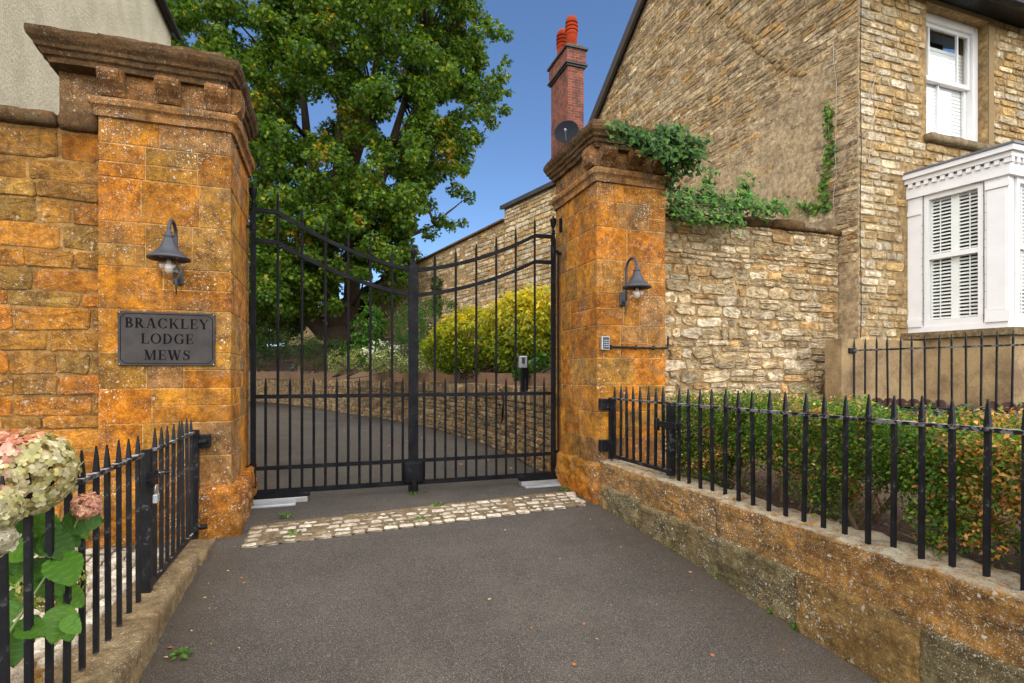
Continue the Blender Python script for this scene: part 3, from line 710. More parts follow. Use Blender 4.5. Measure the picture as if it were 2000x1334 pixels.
# ------------------------------------------------------------------ keypad and conduit
kx, kz = 2.545, 1.512
T = thing('keypad', (kx, PY0, kz), 'small steel entry keypad with number buttons on the lichened pillar', 'keypad')
m = MB(); m.bbox((kx-.043, PY0-.05, kz-.068), (kx+.043, PY0-.002, kz+.068), .006); m.build('housing', M['steel'], T)
m = MB(); m.bbox((kx-.034, PY0-.053, kz-.058), (kx+.034, PY0-.049, kz+.058), .002); m.build('face_plate', M['lamp'], T)
for i in range(4):
    for j in range(3):
        m = MB(); m.bbox((kx-.022+j*.018+.0, PY0-.058, kz-.035+i*.02-.005), (kx-.022+j*.018+.009, PY0-.0525, kz-.035+i*.02+.005), .002); m.build('button', M['galv'], T)
T = thing('conduit_pipe', (2.9, PY0, kz-.03), 'black conduit running from the keypad round to the rubble wall', 'conduit')
m = MB(); zc = kz-.035; m.tube([(kx+.043, PY0-.016, zc), (3.25, PY0-.016, zc), (3.275, PY0-.012, zc+.006), (3.285, PY0+.0, zc+.03), (3.285, PY0+.0, zc+.12)], .011, 10); m.build('pipe', M['iron'], T, smooth=True)
for x in (2.62, 2.9, 3.1):
    m = MB(); m.bbox((x-.008, PY0-.03, zc-.022), (x+.008, PY0-.001, zc+.022), .004); m.build('clip', M['iron'], T)

# ------------------------------------------------------------------ driveway gate: two leaves
GY = 5.5
def arcz(x, xa, xc, za, zc):
    tt = (x - xc) / (xa - xc); return zc + (za - zc) * (tt*tt*.62 + .38*abs(tt)) if tt < 1 else za
def finial(parent, x, z, sc=1.0):
    m = MB(); m.lathe((x, GY, z), [(r*sc, h*sc) for r, h in ((.016,0),(.02,.01),(.02,.02),(.012,.03),(.014,.045),(.026,.075),(.034,.11),(.036,.135),(.033,.15),(.02,.158),(.008,.165),(.012,.175),(0.002,.185))], 14)
    m.build('finial', M['gate'], parent, smooth=True)
def gate_leaf(xp, xc, label, centre):
    T = thing('gate_leaf', (xp, GY, 0), label, 'gate', 'leaves of the driveway gate')
    sg = 1 if xc > xp else -1
    m = MB(); m.box((xp-.022, GY-.022, .05), (xp+.022, GY+.022, 2.72)); m.lathe((xp, GY, 2.72), [(.02,0),(.02,.05),(.026,.06),(.016,.07)], 12)
    ps = m.build('hinge_post', M['gate'], T); finial(ps, xp, 2.79)
    n = 14; step = (xc - xp) / n; xk = xp + step*2
    for (za, zc, nm) in ((2.735, 2.27, 'upper_curved_rail'), (2.45, 2.015, 'lower_curved_rail')):
        m = MB(); pts = [(xp, GY, za+.005), (xk, GY, za)]
        for i in range(1, 17):
            x = xk + (xc - xk)*i/16; pts.append((x, GY, arcz(x, xk, xc, za, zc)))
        m.tube(pts, .026, 4, twist=R(45)); m.build(nm, M['gate'], T)
    for (z0, z1, nm) in ((.982, 1.018, 'middle_rail'), (.312, .348, 'lower_rail'), (.085, .13, 'bottom_rail')):
        m = MB(); m.box((min(xp, xc)+.02, GY-.016, z0), (max(xp, xc)-.02, GY+.016, z1)); m.build(nm, M['gate'], T)
    if not centre: n_end = n
    for i in range(1, n):
        x = xp + step*i
        if i % 2: zt, r_ = 1.175, .0125
        else: zt, r_ = arcz(x, xk, xc, 2.735, 2.27) + .2 - .05*(i/n), .0128
        m = MB(); m.tube([(x, GY, .11), (x, GY, zt-.13), (x, GY, zt-.125), (x, GY, zt-.05), (x, GY, zt)], [r_, r_, r_*1.18, r_*.85, .003], 8)
        o = m.build('bar', M['gate'], T, smooth=False)
    xin = LX1 if sg > 0 else 2.43
    for z in (.35, 2.58):
        m = MB(); m.box((min(xp, xin)-.002, GY-.014, z-.013), (max(xp, xin)+.002, GY+.014, z+.013)); m.lathe((xp, GY, z-.03), [(.03,0),(.03,.06)], 12); m.build('hinge', M['gate'], T)
    if centre:
        m = MB(); m.box((xc-.047, GY-.03, .02), (xc+.047, GY+.03, 2.3)); m.add([(xc-.047,GY-.03,2.3),(xc+.047,GY-.03,2.3),(xc+.047,GY+.03,2.3),(xc-.047,GY+.03,2.3),(xc-.012,GY-.012,2.36),(xc+.012,GY-.012,2.36),(xc+.012,GY+.012,2.36),(xc-.012,GY+.012,2.36)], [(0,1,5,4),(1,2,6,5),(2,3,7,6),(3,0,4,7),(4,5,6,7)])
        cp = m.build('meeting_post', M['gate'], T); finial(cp, xc, 2.35, .85)
        m = MB(); m.rough((xc-.1, GY-.05, .1), (xc+.1, GY+.05, .33), .03, .004, 9, .02); m.build('lock_box', M['gate'], T, smooth=True)
        m = MB(); m.box((xc-.02, GY-.06, -.005), (xc+.02, GY-.03, .16)); m.build('drop_bolt', M['gate'], T)
        m = MB(); m.lathe((xc, GY-.031, .8), [(.012,0),(.012,.008),(.004,.012)], 12, axis=(0,-1,0)); m.build('keyhole_cover', M['gate'], T)
    return T
gate_leaf(-.655, .825, 'left leaf of the black wrought-iron drive gate, with the wide meeting post', True)
gate_leaf(2.375, .825, 'right leaf of the black wrought-iron drive gate, beside the ivied pillar', False)
T = thing('fixed_side_bar', (2.435, GY, 0), 'thin fixed black bar between the right gate leaf and the ivied pillar', 'gate bar')
m = MB(); m.tube([(2.435, GY, .3), (2.435, GY, 2.58)], .0105, 8); m.build('bar', M['gate'], T)
m = MB(); m.box((2.45, GY-.03, 2.8), (2.48, GY+.01, 2.95)); m.build('top_bracket', M['gate'], T)
for z in (.32, 2.56):
    m = MB(); m.box((2.42, GY-.012, z-.012), (2.475, GY+.012, z+.012)); m.build('wall_tie', M['gate'], T)
for (x0, x1, lab) in ((-.66, -.28, 'pale galvanised cover plate of the gate motor under the left leaf'), (1.98, 2.42, 'pale galvanised cover plate of the gate motor under the right leaf')):
    T = thing('motor_box', ((x0+x1)/2, GY-.1, 0), lab, 'motor cover', 'gate motor covers')
    m = MB(); m.bbox((x0, GY-.19, .0), (x1, GY-.06, .022), .004); m.build('cover_plate', M['galv'], T)
    m = MB(); m.bbox((x0, GY-.055, .0), (x1 + .1, GY+.03, .05), .004); m.build('arm_channel', M['steel'], T)
    m = MB(); m.bbox((x0-.01, GY-.045, .052), (x1 + .12, GY+.04, .088), .003); m.build('bracket', M['gate'], T)

# ------------------------------------------------------------------ railings
def bar_mesh(h, tip, r_=.0115):
    m = MB(); m.tube([(0,0,0), (0,0,h-tip), (0,0,h-tip+.003), (0,0,h-tip*.5), (0,0,h-.012), (0,0,h)], [r_, r_, r_*1.15, r_*.8, r_*.4, r_*.3], 4, twist=R(45))
    return m
def rail_run(name, pts, zb, zr, zt, label, cat, extra=None, tip=.115, r_=.0138, mat='iron', group=None):
    x0, y0 = pts[0]; T = thing(name, (x0, y0, zb), label, cat, group); rn = random.Random(int(abs(x0*100)+y0*10))
    src = bar_mesh(zt - zb, tip, r_).build('bar', M[mat], None)
    for k, (x, y) in enumerate(pts):
        o = src if k == 0 else src.copy()
        if k: col.objects.link(o)
        o.parent = T; o.location = (x - x0, y - y0, rn.uniform(-.012, .004)); o.rotation_euler = (rn.gauss(0, .006), rn.gauss(0, .006), rn.uniform(-.1, .1))
    (xa, ya), (xb, yb) = pts[0], pts[-1]; U = Vector((xb-xa, yb-ya, 0)); L = U.length; U.normalize(); N = Vector((-U.y, U.x, 0))
    m = MB(); k = max(2, int(L/.12)); V = []
    for i in range(k):
        a0, a1 = -.03 + (L+.06)*i/k, -.03 + (L+.06)*(i+1)/k
        m.obox((xa, ya, 0), U, N, a0, a1, zr - .009 + rn.uniform(-.0008, .0008), zr + .009 + rn.uniform(-.0008, .0008), -.019, .019)
    m.build('top_rail', M['railtop'], T)
    return T
NSP = .137
# left: fixed railing on the kerb, and a small gate hinged to the pillar
LXR = -.945
run = [(LXR, 3.32 - NSP*i) for i in range(26)]
rail_run('kerb_railing', run, .0, .775, .893, 'black spiked railing on the low kerb, half hidden by hydrangea', 'railing')
gl = [(LXR, 4.5 - .128*i) for i in range(8)]
T = rail_run('railing_gate', gl, .03, .775, .893, 'narrow black spiked railing gate with padlock beside the plaque pillar', 'railing gate')
def post(T, x, y, z0, z1, nm, s=.024):
    m = MB(); m.box((x-s, y-s, z0), (x+s, y+s, z1)); m.build(nm, M['iron'], T)
post(T, LXR, 4.58, -.02, .79, 'hinge_post', .028); post(T, LXR, 3.46, .0, .79, 'latch_post', .022)
m = MB(); m.box((LXR-.014, 3.44, .015), (LXR+.014, 4.6, .04)); m.build('bottom_rail', M['iron'], T)
for z in (.7, .06):
    m = MB(); m.bbox((LXR-.02, 4.6, z-.05), (LXR+.1, 4.655, z+.05), .005); m.build('hinge_bracket', M['iron'], T)
    m = MB(); m.lathe((LXR+.03, 4.58, z), [(.02,0),(.02,.05),(.012,.055)], 10, axis=(1,0,0)); m.build('hinge_pin', M['iron'], T)
m = MB(); m.tube([(LXR+.035, 3.36, .62), (LXR+.035, 3.62, .645)], .013, 8); m.tube([(LXR+.035, 3.56, .64), (LXR+.08, 3.58, .64)], .01, 8); m.box((LXR+.012, 3.4, .59), (LXR+.045, 3.5, .67)); m.build('slide_bolt', M['iron'], T)
px_, py_ = LXR+.055, 3.42
T = thing('padlock', (px_, py_, .52), 'small silver padlock hanging from the bolt of the left railing gate', 'padlock')
m = MB(); m.bbox((px_-.011, py_-.026, .5), (px_+.011, py_+.026, .55), .005); m.build('body', M['galv'], T)
m = MB(); m.tube([(px_, py_-.016, .55), (px_, py_-.016, .58)] + [(px_, py_ - .016*math.cos(math.pi*i/8), .58 + .018*math.sin(math.pi*i/8)) for i in range(1, 8)] + [(px_, py_+.016, .58), (px_, py_+.016, .55)], .004, 8); m.build('shackle', M['steel'], T, smooth=True)
# right: railing gate and the long railing on the dwarf wall
RXR = 2.585
T = rail_run('railing_gate', [(RXR, 4.515 - .112*i) for i in range(8)], .42, .975, 1.105, 'narrow black spiked railing gate hinged to the ivied pillar', 'railing gate')
post(T, RXR, 4.565, .4, .985, 'hinge_post', .026); post(T, RXR, 3.63, .4, .985, 'latch_post', .026)
m = MB(); m.box((RXR-.014, 3.62, .415), (RXR+.014, 4.57, .445)); m.build('bottom_rail', M['iron'], T)
for z in (.92, .52):
    m = MB(); m.bbox((RXR-.1, 4.59, z-.055), (RXR+.03, 4.655, z+.055), .006); m.build('hinge_bracket', M['iron'], T)
m = MB(); m.bbox((RXR-.05, 3.5, .78), (RXR-.03, 3.78, .83), .004); m.bbox((RXR-.06, 3.74, .75), (RXR-.027, 3.78, .85), .004); m.bbox((RXR-.03, 3.52, .785), (RXR+.0, 3.56, .825), .004); m.build('latch', M['iron'], T)
rail_run('wall_railing', [(RXR, 3.53 - .129*i) for i in range(32)], .34, .975, 1.105, 'long chipped black spiked railing on the lichened dwarf wall before the hedge', 'railing')
# railing of the front garden
p0 = Vector((5.72, 4.6)); dr = Vector((.28, -.96)).normalized()
rr = [tuple(p0 + dr*(.04 + .113*i)) for i in range(24)]
T = rail_run('garden_railing', rr, .82, 1.485, 1.63, 'thin black spiked railing in front of the bay window and slate bed', 'railing', r_=.0105, tip=.1)
m = MB(); m.bbox((5.66, 4.55, 1.455), (5.76, 4.62, 1.515), .006); m.build('wall_fixing', M['iron'], T)
m = MB(); a = p0 + dr*2.7; m.tube([(p0.x, p0.y, .86), (a.x, a.y, .86)], .011, 4); m.build('bottom_rail', M['iron'], T)

# ------------------------------------------------------------------ kerb, dwarf wall
T = thing('stone_kerb', (-.92, 3, 0), 'low pale stone kerb under the left railing', 'kerb')
m = MB(); y = -2.5; rn = random.Random(5)
while y < 4.52:
    l = min(rn.uniform(.7, 1.1), 4.55 - y)
    if 4.55 - y - l < .25: l = 4.55 - y
    m.rough((-1.06 + rn.uniform(-.01, .01), y + .003, -.6), (-.80 + rn.uniform(-.006, .006), y + l - .003, .0 + rn.uniform(-.006, .004) - .02*(y > 3.3)), .03, .007, 9, .01, None, y*3); y += l
m.build('kerb_stone', M['kerb'], T, smooth=True)
T = thing('dwarf_wall', (2.55, 2.5, 0), 'low lichen-covered orange stone wall under the right railing', 'low wall')
m = MB(); y = -2.6; rn = random.Random(9)
DP = [(.36,.2,.06),(.38,.22,.08),(.31,.2,.08),(.42,.22,.055)]
while y < 4.58:
    l = min(rn.uniform(1.4, 2.4), 4.62 - y)
    if 4.62 - y - l < .6: l = 4.62 - y
    m.rough((2.472 + rn.uniform(-.008, .008), y - .012, -.1), (2.78, y + l + .012, .37 + rn.uniform(-.012, .008)), .022, .02, 8, .014, rn.choice(DP), y*2.1); y += l
m.build('upper_course', M['dwarf'], T, smooth=True)
m = MB(); y = -2.6
while y < 4.58:
    l = min(rn.uniform(.5, .9), 4.6 - y)
    if 4.6 - y - l < .2: l = 4.6 - y
    top = .078 + .019*max(y, 0)
    cc = rn.choice([(.22,.18,.085),(.25,.19,.08),(.2,.165,.08),(.31,.19,.06)])
    m.rough((2.445 + rn.uniform(-.004, .004), y - .006, -.8), (2.6, y + l + .006, top + rn.uniform(-.006, .008)), .022, .014, 11, .01, cc, y*5+2); y += l
m.build('plinth_course', M['plinthr'], T, smooth=True)

# ------------------------------------------------------------------ garden walls beside the pillars
T = thing('garden_wall', (-3.8, 4.9, 0), 'high coursed ironstone garden wall left of the plaque pillar', 'wall')
m = MB(); m.box((-6.5, 4.745, -.4), (LX0+.02, 5.1, 3.0)); m.build('mortar', M['ironmortar'], T)
m = MB(); m.stones(lambda a, b, d: (-6.4 + a, 4.745 - d, b - .2), 4.82, 3.18, (.09,.19), (.17,.46), .008, (.003,.02), .12, WALLPAL, seed=4, e=.2, npts=16); m.build('stonework', M['ironwall'], T, smooth=False)
m = MB(); x = -6.5; rn = random.Random(6)
while x < LX0 - .01:
    l = min(rn.uniform(.35, .6), LX0 - x); m.rough((x+.003, 4.67, 2.985), (x+l-.003, 5.16, 3.095 + rn.uniform(-.01, .01)), .045, .014, 6, .025, None, x); x += l
m.build('coping', M['cornice'], T, smooth=True)

T = thing('rubble_wall', (4.7, 5.2, 0), 'rubble limestone wall between the ivied pillar and the house', 'wall')
m = MB(); m.box((3.2, 5.06, -.4), (6.08, 5.45, 2.97)); m.build('mortar', M['rubblemortar'], T)
m = MB(); m.stones(lambda a, b, d: (3.21 + a, 5.06 - d, b), 2.86, 2.96, (.045,.15), (.08,.34), .012, (.002,.03), .3, LIMEPAL, seed=14, b0=.2, e=.5, wob=.03); m.build('stonework', M['rubble'], T, smooth=False)
m = MB(); x = 3.2; rn = random.Random(16)
while x < 6.06:
    l = min(rn.uniform(.25, .5), 6.08 - x); m.rough((x+.003, 4.99 + rn.uniform(-.02, .02), 2.95), (x+l-.003, 5.5, 3.03 + rn.uniform(-.02, .03)), .05, .02, 6, .025, (.2,.13,.07), x); x += l
m.build('coping', M['cornice'], T, smooth=True)

# ------------------------------------------------------------------ stone house on the right
HX, HY, HYB, EAVE, RIDGE = 6.1, 4.8, 13.1, 6.2, 9.12
HYM = (HY + HYB) / 2
T = thing('stone_house', (HX, HY, 0), 'tall stone house with gable, white sash windows and a bay', 'house')
m = MB(); D9 = 14.0
g = [(HY, -.4), (HYB, -.4), (HYB, EAVE), (HYM, RIDGE - .06), (HY, EAVE)]
m.prism([(a, b) for a, b in g], (HX, 0, 0), (0,1,0), (0,0,1), (1,0,0), 0, .5); 
M['gmortar'] = stone_mat('gable_render', base=(.56, .43, .265), white=.25, orange=.15, grey=.3, bump=1.0, dark=.4, tone=.25)
m.build('gable_wall', M['gmortar'], T)
def roofz(y): return EAVE + (RIDGE - EAVE) * (1 - abs(y - HYM) / (HYM - HY))
def sink(a, b):
    # render still covers the lower middle of the gable; stones show at the corner and under the verge
    y = HY + a; v = mn.fractal(Vector((a*1.3, b*1.6, 3)), 1, 2, 3) * .011
    edge = max(0, 1 - a / .75); hi = max(0, min(1, (b - (5.0 - .36*(a-.5))) / .9))
    return .016 * (1 - max(min(1, edge*1.7), hi)) + v
m = MB(); m.stones(lambda a, b, d: (HX - d, HY + .0 + a, b), HYB - HY, 9.0, (.06,.135), (.14,.4), .012, (.003,.015), .24, GABLEPAL, seed=24, b0=2.6, e=.42, wob=.02, npts=10,
                   skip=lambda a, b, ha, hb: b + hb > roofz(HY + a) - .1, sink=sink)
m.build('gable_stonework', M['rubble'], T, smooth=False)
# old roof scar across the gable: a broken mortar fillet
def gpl(px, py, off=0.0):
    u = (px-1000)/FPX; vx, vy = u*CY + SY, -u*SY + CY; d = (HX - off)/vx; return Vector((HX - off, vy*d, 1.2 - (py-733)/FPX*d))
m = MB(); way = [gpl(1385, 5), gpl(1440, 55), gpl(1505, 112), gpl(1535, 135), gpl(1585, 150)]; rn = random.Random(44)
for i in range(len(way) - 1):
    k = int((way[i+1]-way[i]).length / .06)
    for j in range(k):
        if rn.random() < .12: continue
        p = way[i].lerp(way[i+1], j/k); sx = rn.uniform(.03, .06)
        m.rough((p.x - rn.uniform(.01, .035), p.y - sx - .02, p.z - sx*.7), (p.x + .05, p.y + sx + .02, p.z + sx*.7), .025, .016, 11, .02, (.23,.18,.12), rn.random()*30)
m.build('roof_scar', M['rubblemortar'], T, smooth=True)
# front wall with openings
BA, BB = Vector((6.95, HY, 0)), Vector((7.12, 3.83, 0))
WX0, WX1, WZ0, WZ1 = 7.29, 8.5, 4.3, 6.0
m = MB(); cbase = None
for (x0, x1, z0, z1) in ((HX+.5, WX0, -.4, EAVE), (WX1, 13, -.4, EAVE), (WX0, WX1, -.4, WZ0), (WX0, WX1, WZ1, EAVE)): m.box((x0, HY, z0), (x1, HY+.4, z1))
m.build('front_wall', M['rubblemortar'], T)
def sk(a, b, ha, hb):
    x = HX + a
    if WX0 - .02 - ha < x < WX1 + .08 + ha and WZ0 - .1 - hb < b < WZ1 + .2 + hb: return True
    return x + ha > 6.97 and b - hb < 3.85
m = MB(); m.stones(lambda a, b, d: (HX + a, HY - d, b), 4.4, EAVE - .05, (.075,.13), (.12,.34), .02, (.008,.024), .16, HOUSEPAL, seed=31, b0=1.6, e=.36, skip=sk); m.build('front_stonework', M['rubble'], T, smooth=False)
m = MB(); m.box((5.56, 4.58, .2), (13, HY-.001, 1.62)); m.build('rendered_plinth', M['tan'], T)
# roof
m = MB(); sl = (RIDGE - EAVE) / (HYM - HY)
for (ya, yb) in ((HY - .3, HYM), (HYM, HYB + .3)):
    za, zb = roofz(ya), roofz(yb)
    m.add([(HX-.12,ya,za+.02),(14,ya,za+.02),(14,yb,zb+.02),(HX-.12,yb,zb+.02),(HX-.12,ya,za+.14),(14,ya,za+.14),(14,yb,zb+.14),(HX-.12,yb,zb+.14)], [(0,3,2,1),(4,5,6,7),(0,1,5,4),(1,2,6,5),(2,3,7,6),(3,0,4,7)])
m.build('roof', M['roof'], T)
m = MB()
for (ya, yb) in ((HY - .3, HYM), (HYM, HYB + .3)):
    za, zb = roofz(ya), roofz(yb); m.add([(HX-.15,ya,za-.14),(HX-.085,ya,za-.14),(HX-.085,yb,zb-.14),(HX-.15,yb,zb-.14),(HX-.15,ya,za+.1),(HX-.085,ya,za+.1),(HX-.085,yb,zb+.1),(HX-.15,yb,zb+.1)], [(0,3,2,1),(4,5,6,7),(0,1,5,4),(1,2,6,5),(2,3,7,6),(3,0,4,7)])
m.build('bargeboard', plain_mat('dark_bargeboard', (.05, .037, .03), .6), T)
m = MB(); m.tube([(HX-.15, HY-.34, EAVE-.16), (13, HY-.34, EAVE-.16)], .06, 12); m.box((HX+.0, HY-.3, EAVE-.14), (13, HY-.001, EAVE-.1)); m.build('gutter', M['iron'], T)
# upper sash window
wf = MB(); ry = HY + .13
for (x0, x1, z0, z1) in ((WX0, WX0+.1, WZ0, WZ1), (WX1-.1, WX1, WZ0, WZ1), (WX0+.1, WX1-.1, WZ1-.1, WZ1), (WX0+.1, WX1-.1, WZ0, WZ0+.07)): wf.bbox((x0, ry-.01, z0), (x1, ry+.12, z1), .006)
wo = wf.build('window', M['white'], T)
def sash(par, x0, x1, z0, z1, y, bars, hz=()):
    s = MB(); t_ = .045
    s.bbox((x0, y, z0), (x0+t_, y+.04, z1), .004); s.bbox((x1-t_, y, z0), (x1, y+.04, z1), .004); s.bbox((x0+t_-.002, y+.001, z0), (x1-t_+.002, y+.039, z0+.06), .004); s.bbox((x0+t_-.002, y+.001, z1-.05), (x1-t_+.002, y+.039, z1), .004)
    for b in bars: xx = x0 + (x1-x0)*b; s.box((xx-.012, y+.005, z0+.05), (xx+.012, y+.035, z1-.05))
    so = s.build('sash', M['white'], par)
    g_ = MB(); g_.box((x0+t_, y+.018, z0+.05), (x1-t_, y+.022, z1-.04)); g_.build('pane', M['glass'], par)
zm = (WZ0 + WZ1)/2 + .02
sash(wo, WX0+.1, WX1-.1, zm-.03, WZ1-.1, ry+.03, (.2, .76)); sash(wo, WX0+.1, WX1-.1, WZ0+.07, zm+.03, ry+.075, (.45,))
bl = MB()
for i in range(28):
    z = WZ0 + .07 + i*.05
    if z < WZ1 - .36: bl.add([(WX0+.11, ry+.12, z),(WX1-.04, ry+.12, z),(WX1-.04, ry+.126, z+.0505),(WX0+.11, ry+.126, z+.0505)], [(0,1,2,3)])
bl.build('blind', M['shutter'], wo)
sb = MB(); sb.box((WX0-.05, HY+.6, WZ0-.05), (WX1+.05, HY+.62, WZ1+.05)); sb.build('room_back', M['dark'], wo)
si = MB(); si.rough((WX0-.05, HY-.09, WZ0-.1), (WX1+.14, HY+.14, WZ0-.005), .05, .006, 6, .012, (.2,.16,.1)); si.build('sill', M['kerb'], wo, smooth=True)
m = MB(); m.box((WX1+.0, HY-.012, WZ0), (WX1+.1, HY+.002, WZ1+.2)); m.box((WX0-.02, HY-.012, WZ1+.002), (WX1, HY+.002, WZ1+.2)); m.box((WX1+.001, HY+.003, WZ0), (WX1+.02, HY+.38, WZ1)); m.build('window_surround', M['reveal'], T)
# bay window
U = (BB - BA).normalized(); L = (BB - BA).length; N = Vector((U.y, -U.x, 0)); 
if N.x > 0: N = -N
BC = Vector((9.0, 3.83, 0)); BD = Vector((9.17, HY, 0))
bw = MB()
def bayshape(o, z0, z1, m_):
    A_, B_, C_, D_ = Vector((BA.x - o, HY - .002, 0)), Vector((BB.x - o, BB.y - o, 0)), Vector((BC.x + o, BC.y - o, 0)), Vector((BD.x + o, HY - .002, 0))
    P = [A_, B_, C_, D_]
    m_.add([(p.x, p.y, z0) for p in P] + [(p.x, p.y, z1) for p in P], [(0,1,2,3)[::-1], (4,5,6,7), (0,1,5,4), (1,2,6,5), (2,3,7,6), (3,0,4,7)][0:1] + [(4,5,6,7), (0,1,5,4), (1,2,6,5), (2,3,7,6), (3,0,4,7)])
bayshape(.03, 3.42, 3.58, bw); bayshape(.065, 3.6, 3.655, bw); bayshape(.1, 3.656, 3.715, bw); 
bo = bw.build('bay_window', M['white'], T)
dn = MB(); 
for i in range(12): dn = MB(); dn.obox(BA, U, N, .03 + i*.085, .075 + i*.085, 3.545, 3.6, .03, .06); dn.build('dentil', M['white'], bo)
for i in range(20): dn = MB(); dn.obox(BB, Vector((1,0,0)), Vector((0,-1,0)), -.05 + i*.1, .0 + i*.1, 3.545, 3.6, .03, .06); dn.build('dentil', M['white'], bo)
sbm = MB(); bayshape(.0, 1.73, 1.8, sbm); sbm.build('base_rail', M['white'], bo)
ld = MB(); bayshape(.115, 3.717, 3.74, ld)
O_ = [Vector((BA.x-.115, HY-.003, 3.74)), Vector((BB.x-.115, BB.y-.115, 3.74)), Vector((BC.x+.115, BC.y-.115, 3.74)), Vector((BD.x+.115, HY-.003, 3.74))]; I_ = [Vector((BA.x+.2, HY-.003, 3.83)), Vector((BB.x+.4, HY-.2, 3.83)), Vector((BC.x-.4, HY-.2, 3.83)), Vector((BD.x-.2, HY-.003, 3.83))]
ld.add(O_ + I_, [(0,1,5,4),(1,2,6,5),(2,3,7,6),(4,5,6,7)]); ld.build('lead_roof', M['lead'], bo)
pil = MB()
pil.obox(BA, U, N, .0, .165, 1.8, 3.42, -.08, .0); pil.obox(BA, U, N, .0, .15, 3.2, 3.25, 0, .018); pil.obox(BA, U, N, .0, .155, 1.801, 1.9, 0, .02); pil.build('pilaster', M['white'], bo); pil = MB()
pil.obox(BA, U, N, .77, L, 1.8, 3.42, -.16, .0); pil.obox(BA, U, N, .785, L+.02, 3.3, 3.36, 0, .022); pil.obox(BA, U, N, .785, L+.02, 1.801, 1.93, 0, .022); pil.obox(BA, U, N, .8, L-.02, 1.94, 3.29, 0, .008)
FX = Vector((1,0,0)); FN = Vector((0,-1,0))
pil.obox(BB, FX, FN, .161, .17, 1.8, 3.42, -.16, .0)
pil.build('pilaster', M['white'], bo); pil = MB(); pil.obox(BB, FX, FN, 1.75, 1.88, 1.8, 3.42, -.16, .0)
pil.build('pilaster', M['white'], bo)
def bay_sash(O, U_, N_, u0, u1, name='bay_sash'):
    f = MB()
    for (a, b, z0, z1, n0, n1) in ((u0, u0+.05, 1.8, 3.42, -.07, -.01), (u1-.05, u1, 1.8, 3.42, -.07, -.01), (u0+.05, u1-.05, 3.36, 3.42, -.069, -.011), (u0+.05, u1-.05, 1.8, 1.88, -.069, -.011), (u0+.05, u1-.05, 2.62, 2.68, -.068, -.012)): f.obox(O, U_, N_, a, b, z0, z1, n0, n1)
    um = (u0+u1)/2
    f.build('sash', M['white'], bo)
    g_ = MB(); g_.obox(O, U_, N_, u0+.05, u1-.05, 1.88, 2.62, -.048, -.044); g_.obox(O, U_, N_, u0+.05, u1-.05, 2.68, 3.36, -.046, -.042); g_.build('pane', M['glass'], bo)
    sh = MB()
    for (z0, z1) in ((1.88, 2.62), (2.66, 3.38)):
        sh.obox(O, U_, N_, um-.04, um+.04, z0, z1, -.105, -.075)
        for (a, b) in ((u0+.04, u0+.06), (u1-.06, u1-.04)): sh.obox(O, U_, N_, a, b, z0, z1, -.104, -.076)
    k = 0; z = 1.9
    while z < 3.35:
        for (a, b) in ((u0+.055, um-.03), (um+.03, u1-.055)):
            P = [Vector(O) + Vector(U_)*a + Vector(N_)*(-.076) + Vector((0,0,z-.0105)), Vector(O) + Vector(U_)*b + Vector(N_)*(-.076) + Vector((0,0,z-.0105)), Vector(O) + Vector(U_)*b + Vector(N_)*(-.1) + Vector((0,0,z+.0095)), Vector(O) + Vector(U_)*a + Vector(N_)*(-.1) + Vector((0,0,z+.0095))]
            sh.add(P + [p + Vector((0,0,.005)) for p in P], [(0,3,2,1),(4,5,6,7),(0,1,5,4),(1,2,6,5),(2,3,7,6),(3,0,4,7)])
        z += .0425
    for um2 in ((u0+um)/2, (um+u1)/2): sh.obox(O, U_, N_, um2-.006, um2+.006, 1.9, 3.35, -.0745, -.07)
    sh.build('shutter', M['shutter'], bo)
bay_sash(BA, U, N, .175, .76); bay_sash(BB, FX, FN, .175, .95); bay_sash(BB, FX, FN, .96, 1.74)
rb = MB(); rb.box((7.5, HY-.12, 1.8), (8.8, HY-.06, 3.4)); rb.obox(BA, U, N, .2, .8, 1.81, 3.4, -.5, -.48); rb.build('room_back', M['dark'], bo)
m = MB(); bayshape(.05, .6, 1.64, m); m.build('bay_base', M['tan'], T)
m = MB(); 
bayshape(.12, 1.645, 1.725, m); m.build('bay_sill', M['kerb'], T)
# string of fairy lights round the bay sash
T2 = thing('fairy_lights', BA + N*.02 + Vector((0,0,1.8)), 'thin dark string of fairy lights draped round the bay window frame', 'fairy lights')
m = MB(); pth = [(.17, 1.82), (.172, 2.2), (.168, 2.6), (.172, 3.0), (.17, 3.44), (.4, 3.42), (.6, 3.43), (.775, 3.4), (.78, 3.0), (.776, 2.6), (.78, 2.2), (.775, 1.84)]
P3 = [BA + U*a + N*.012 + Vector((0,0,z)) for a, z in pth]; m.tube(P3, .0022, 5)
for i in range(len(P3) - 1):
    for k in range(4):
        p = P3[i].lerp(P3[i+1], (k+.5)/4); m.tube([p, p + U*rnd.choice((-.014, .016)) + N*.004], .0022, 4)
m.build('wire', M['dark'], T2)

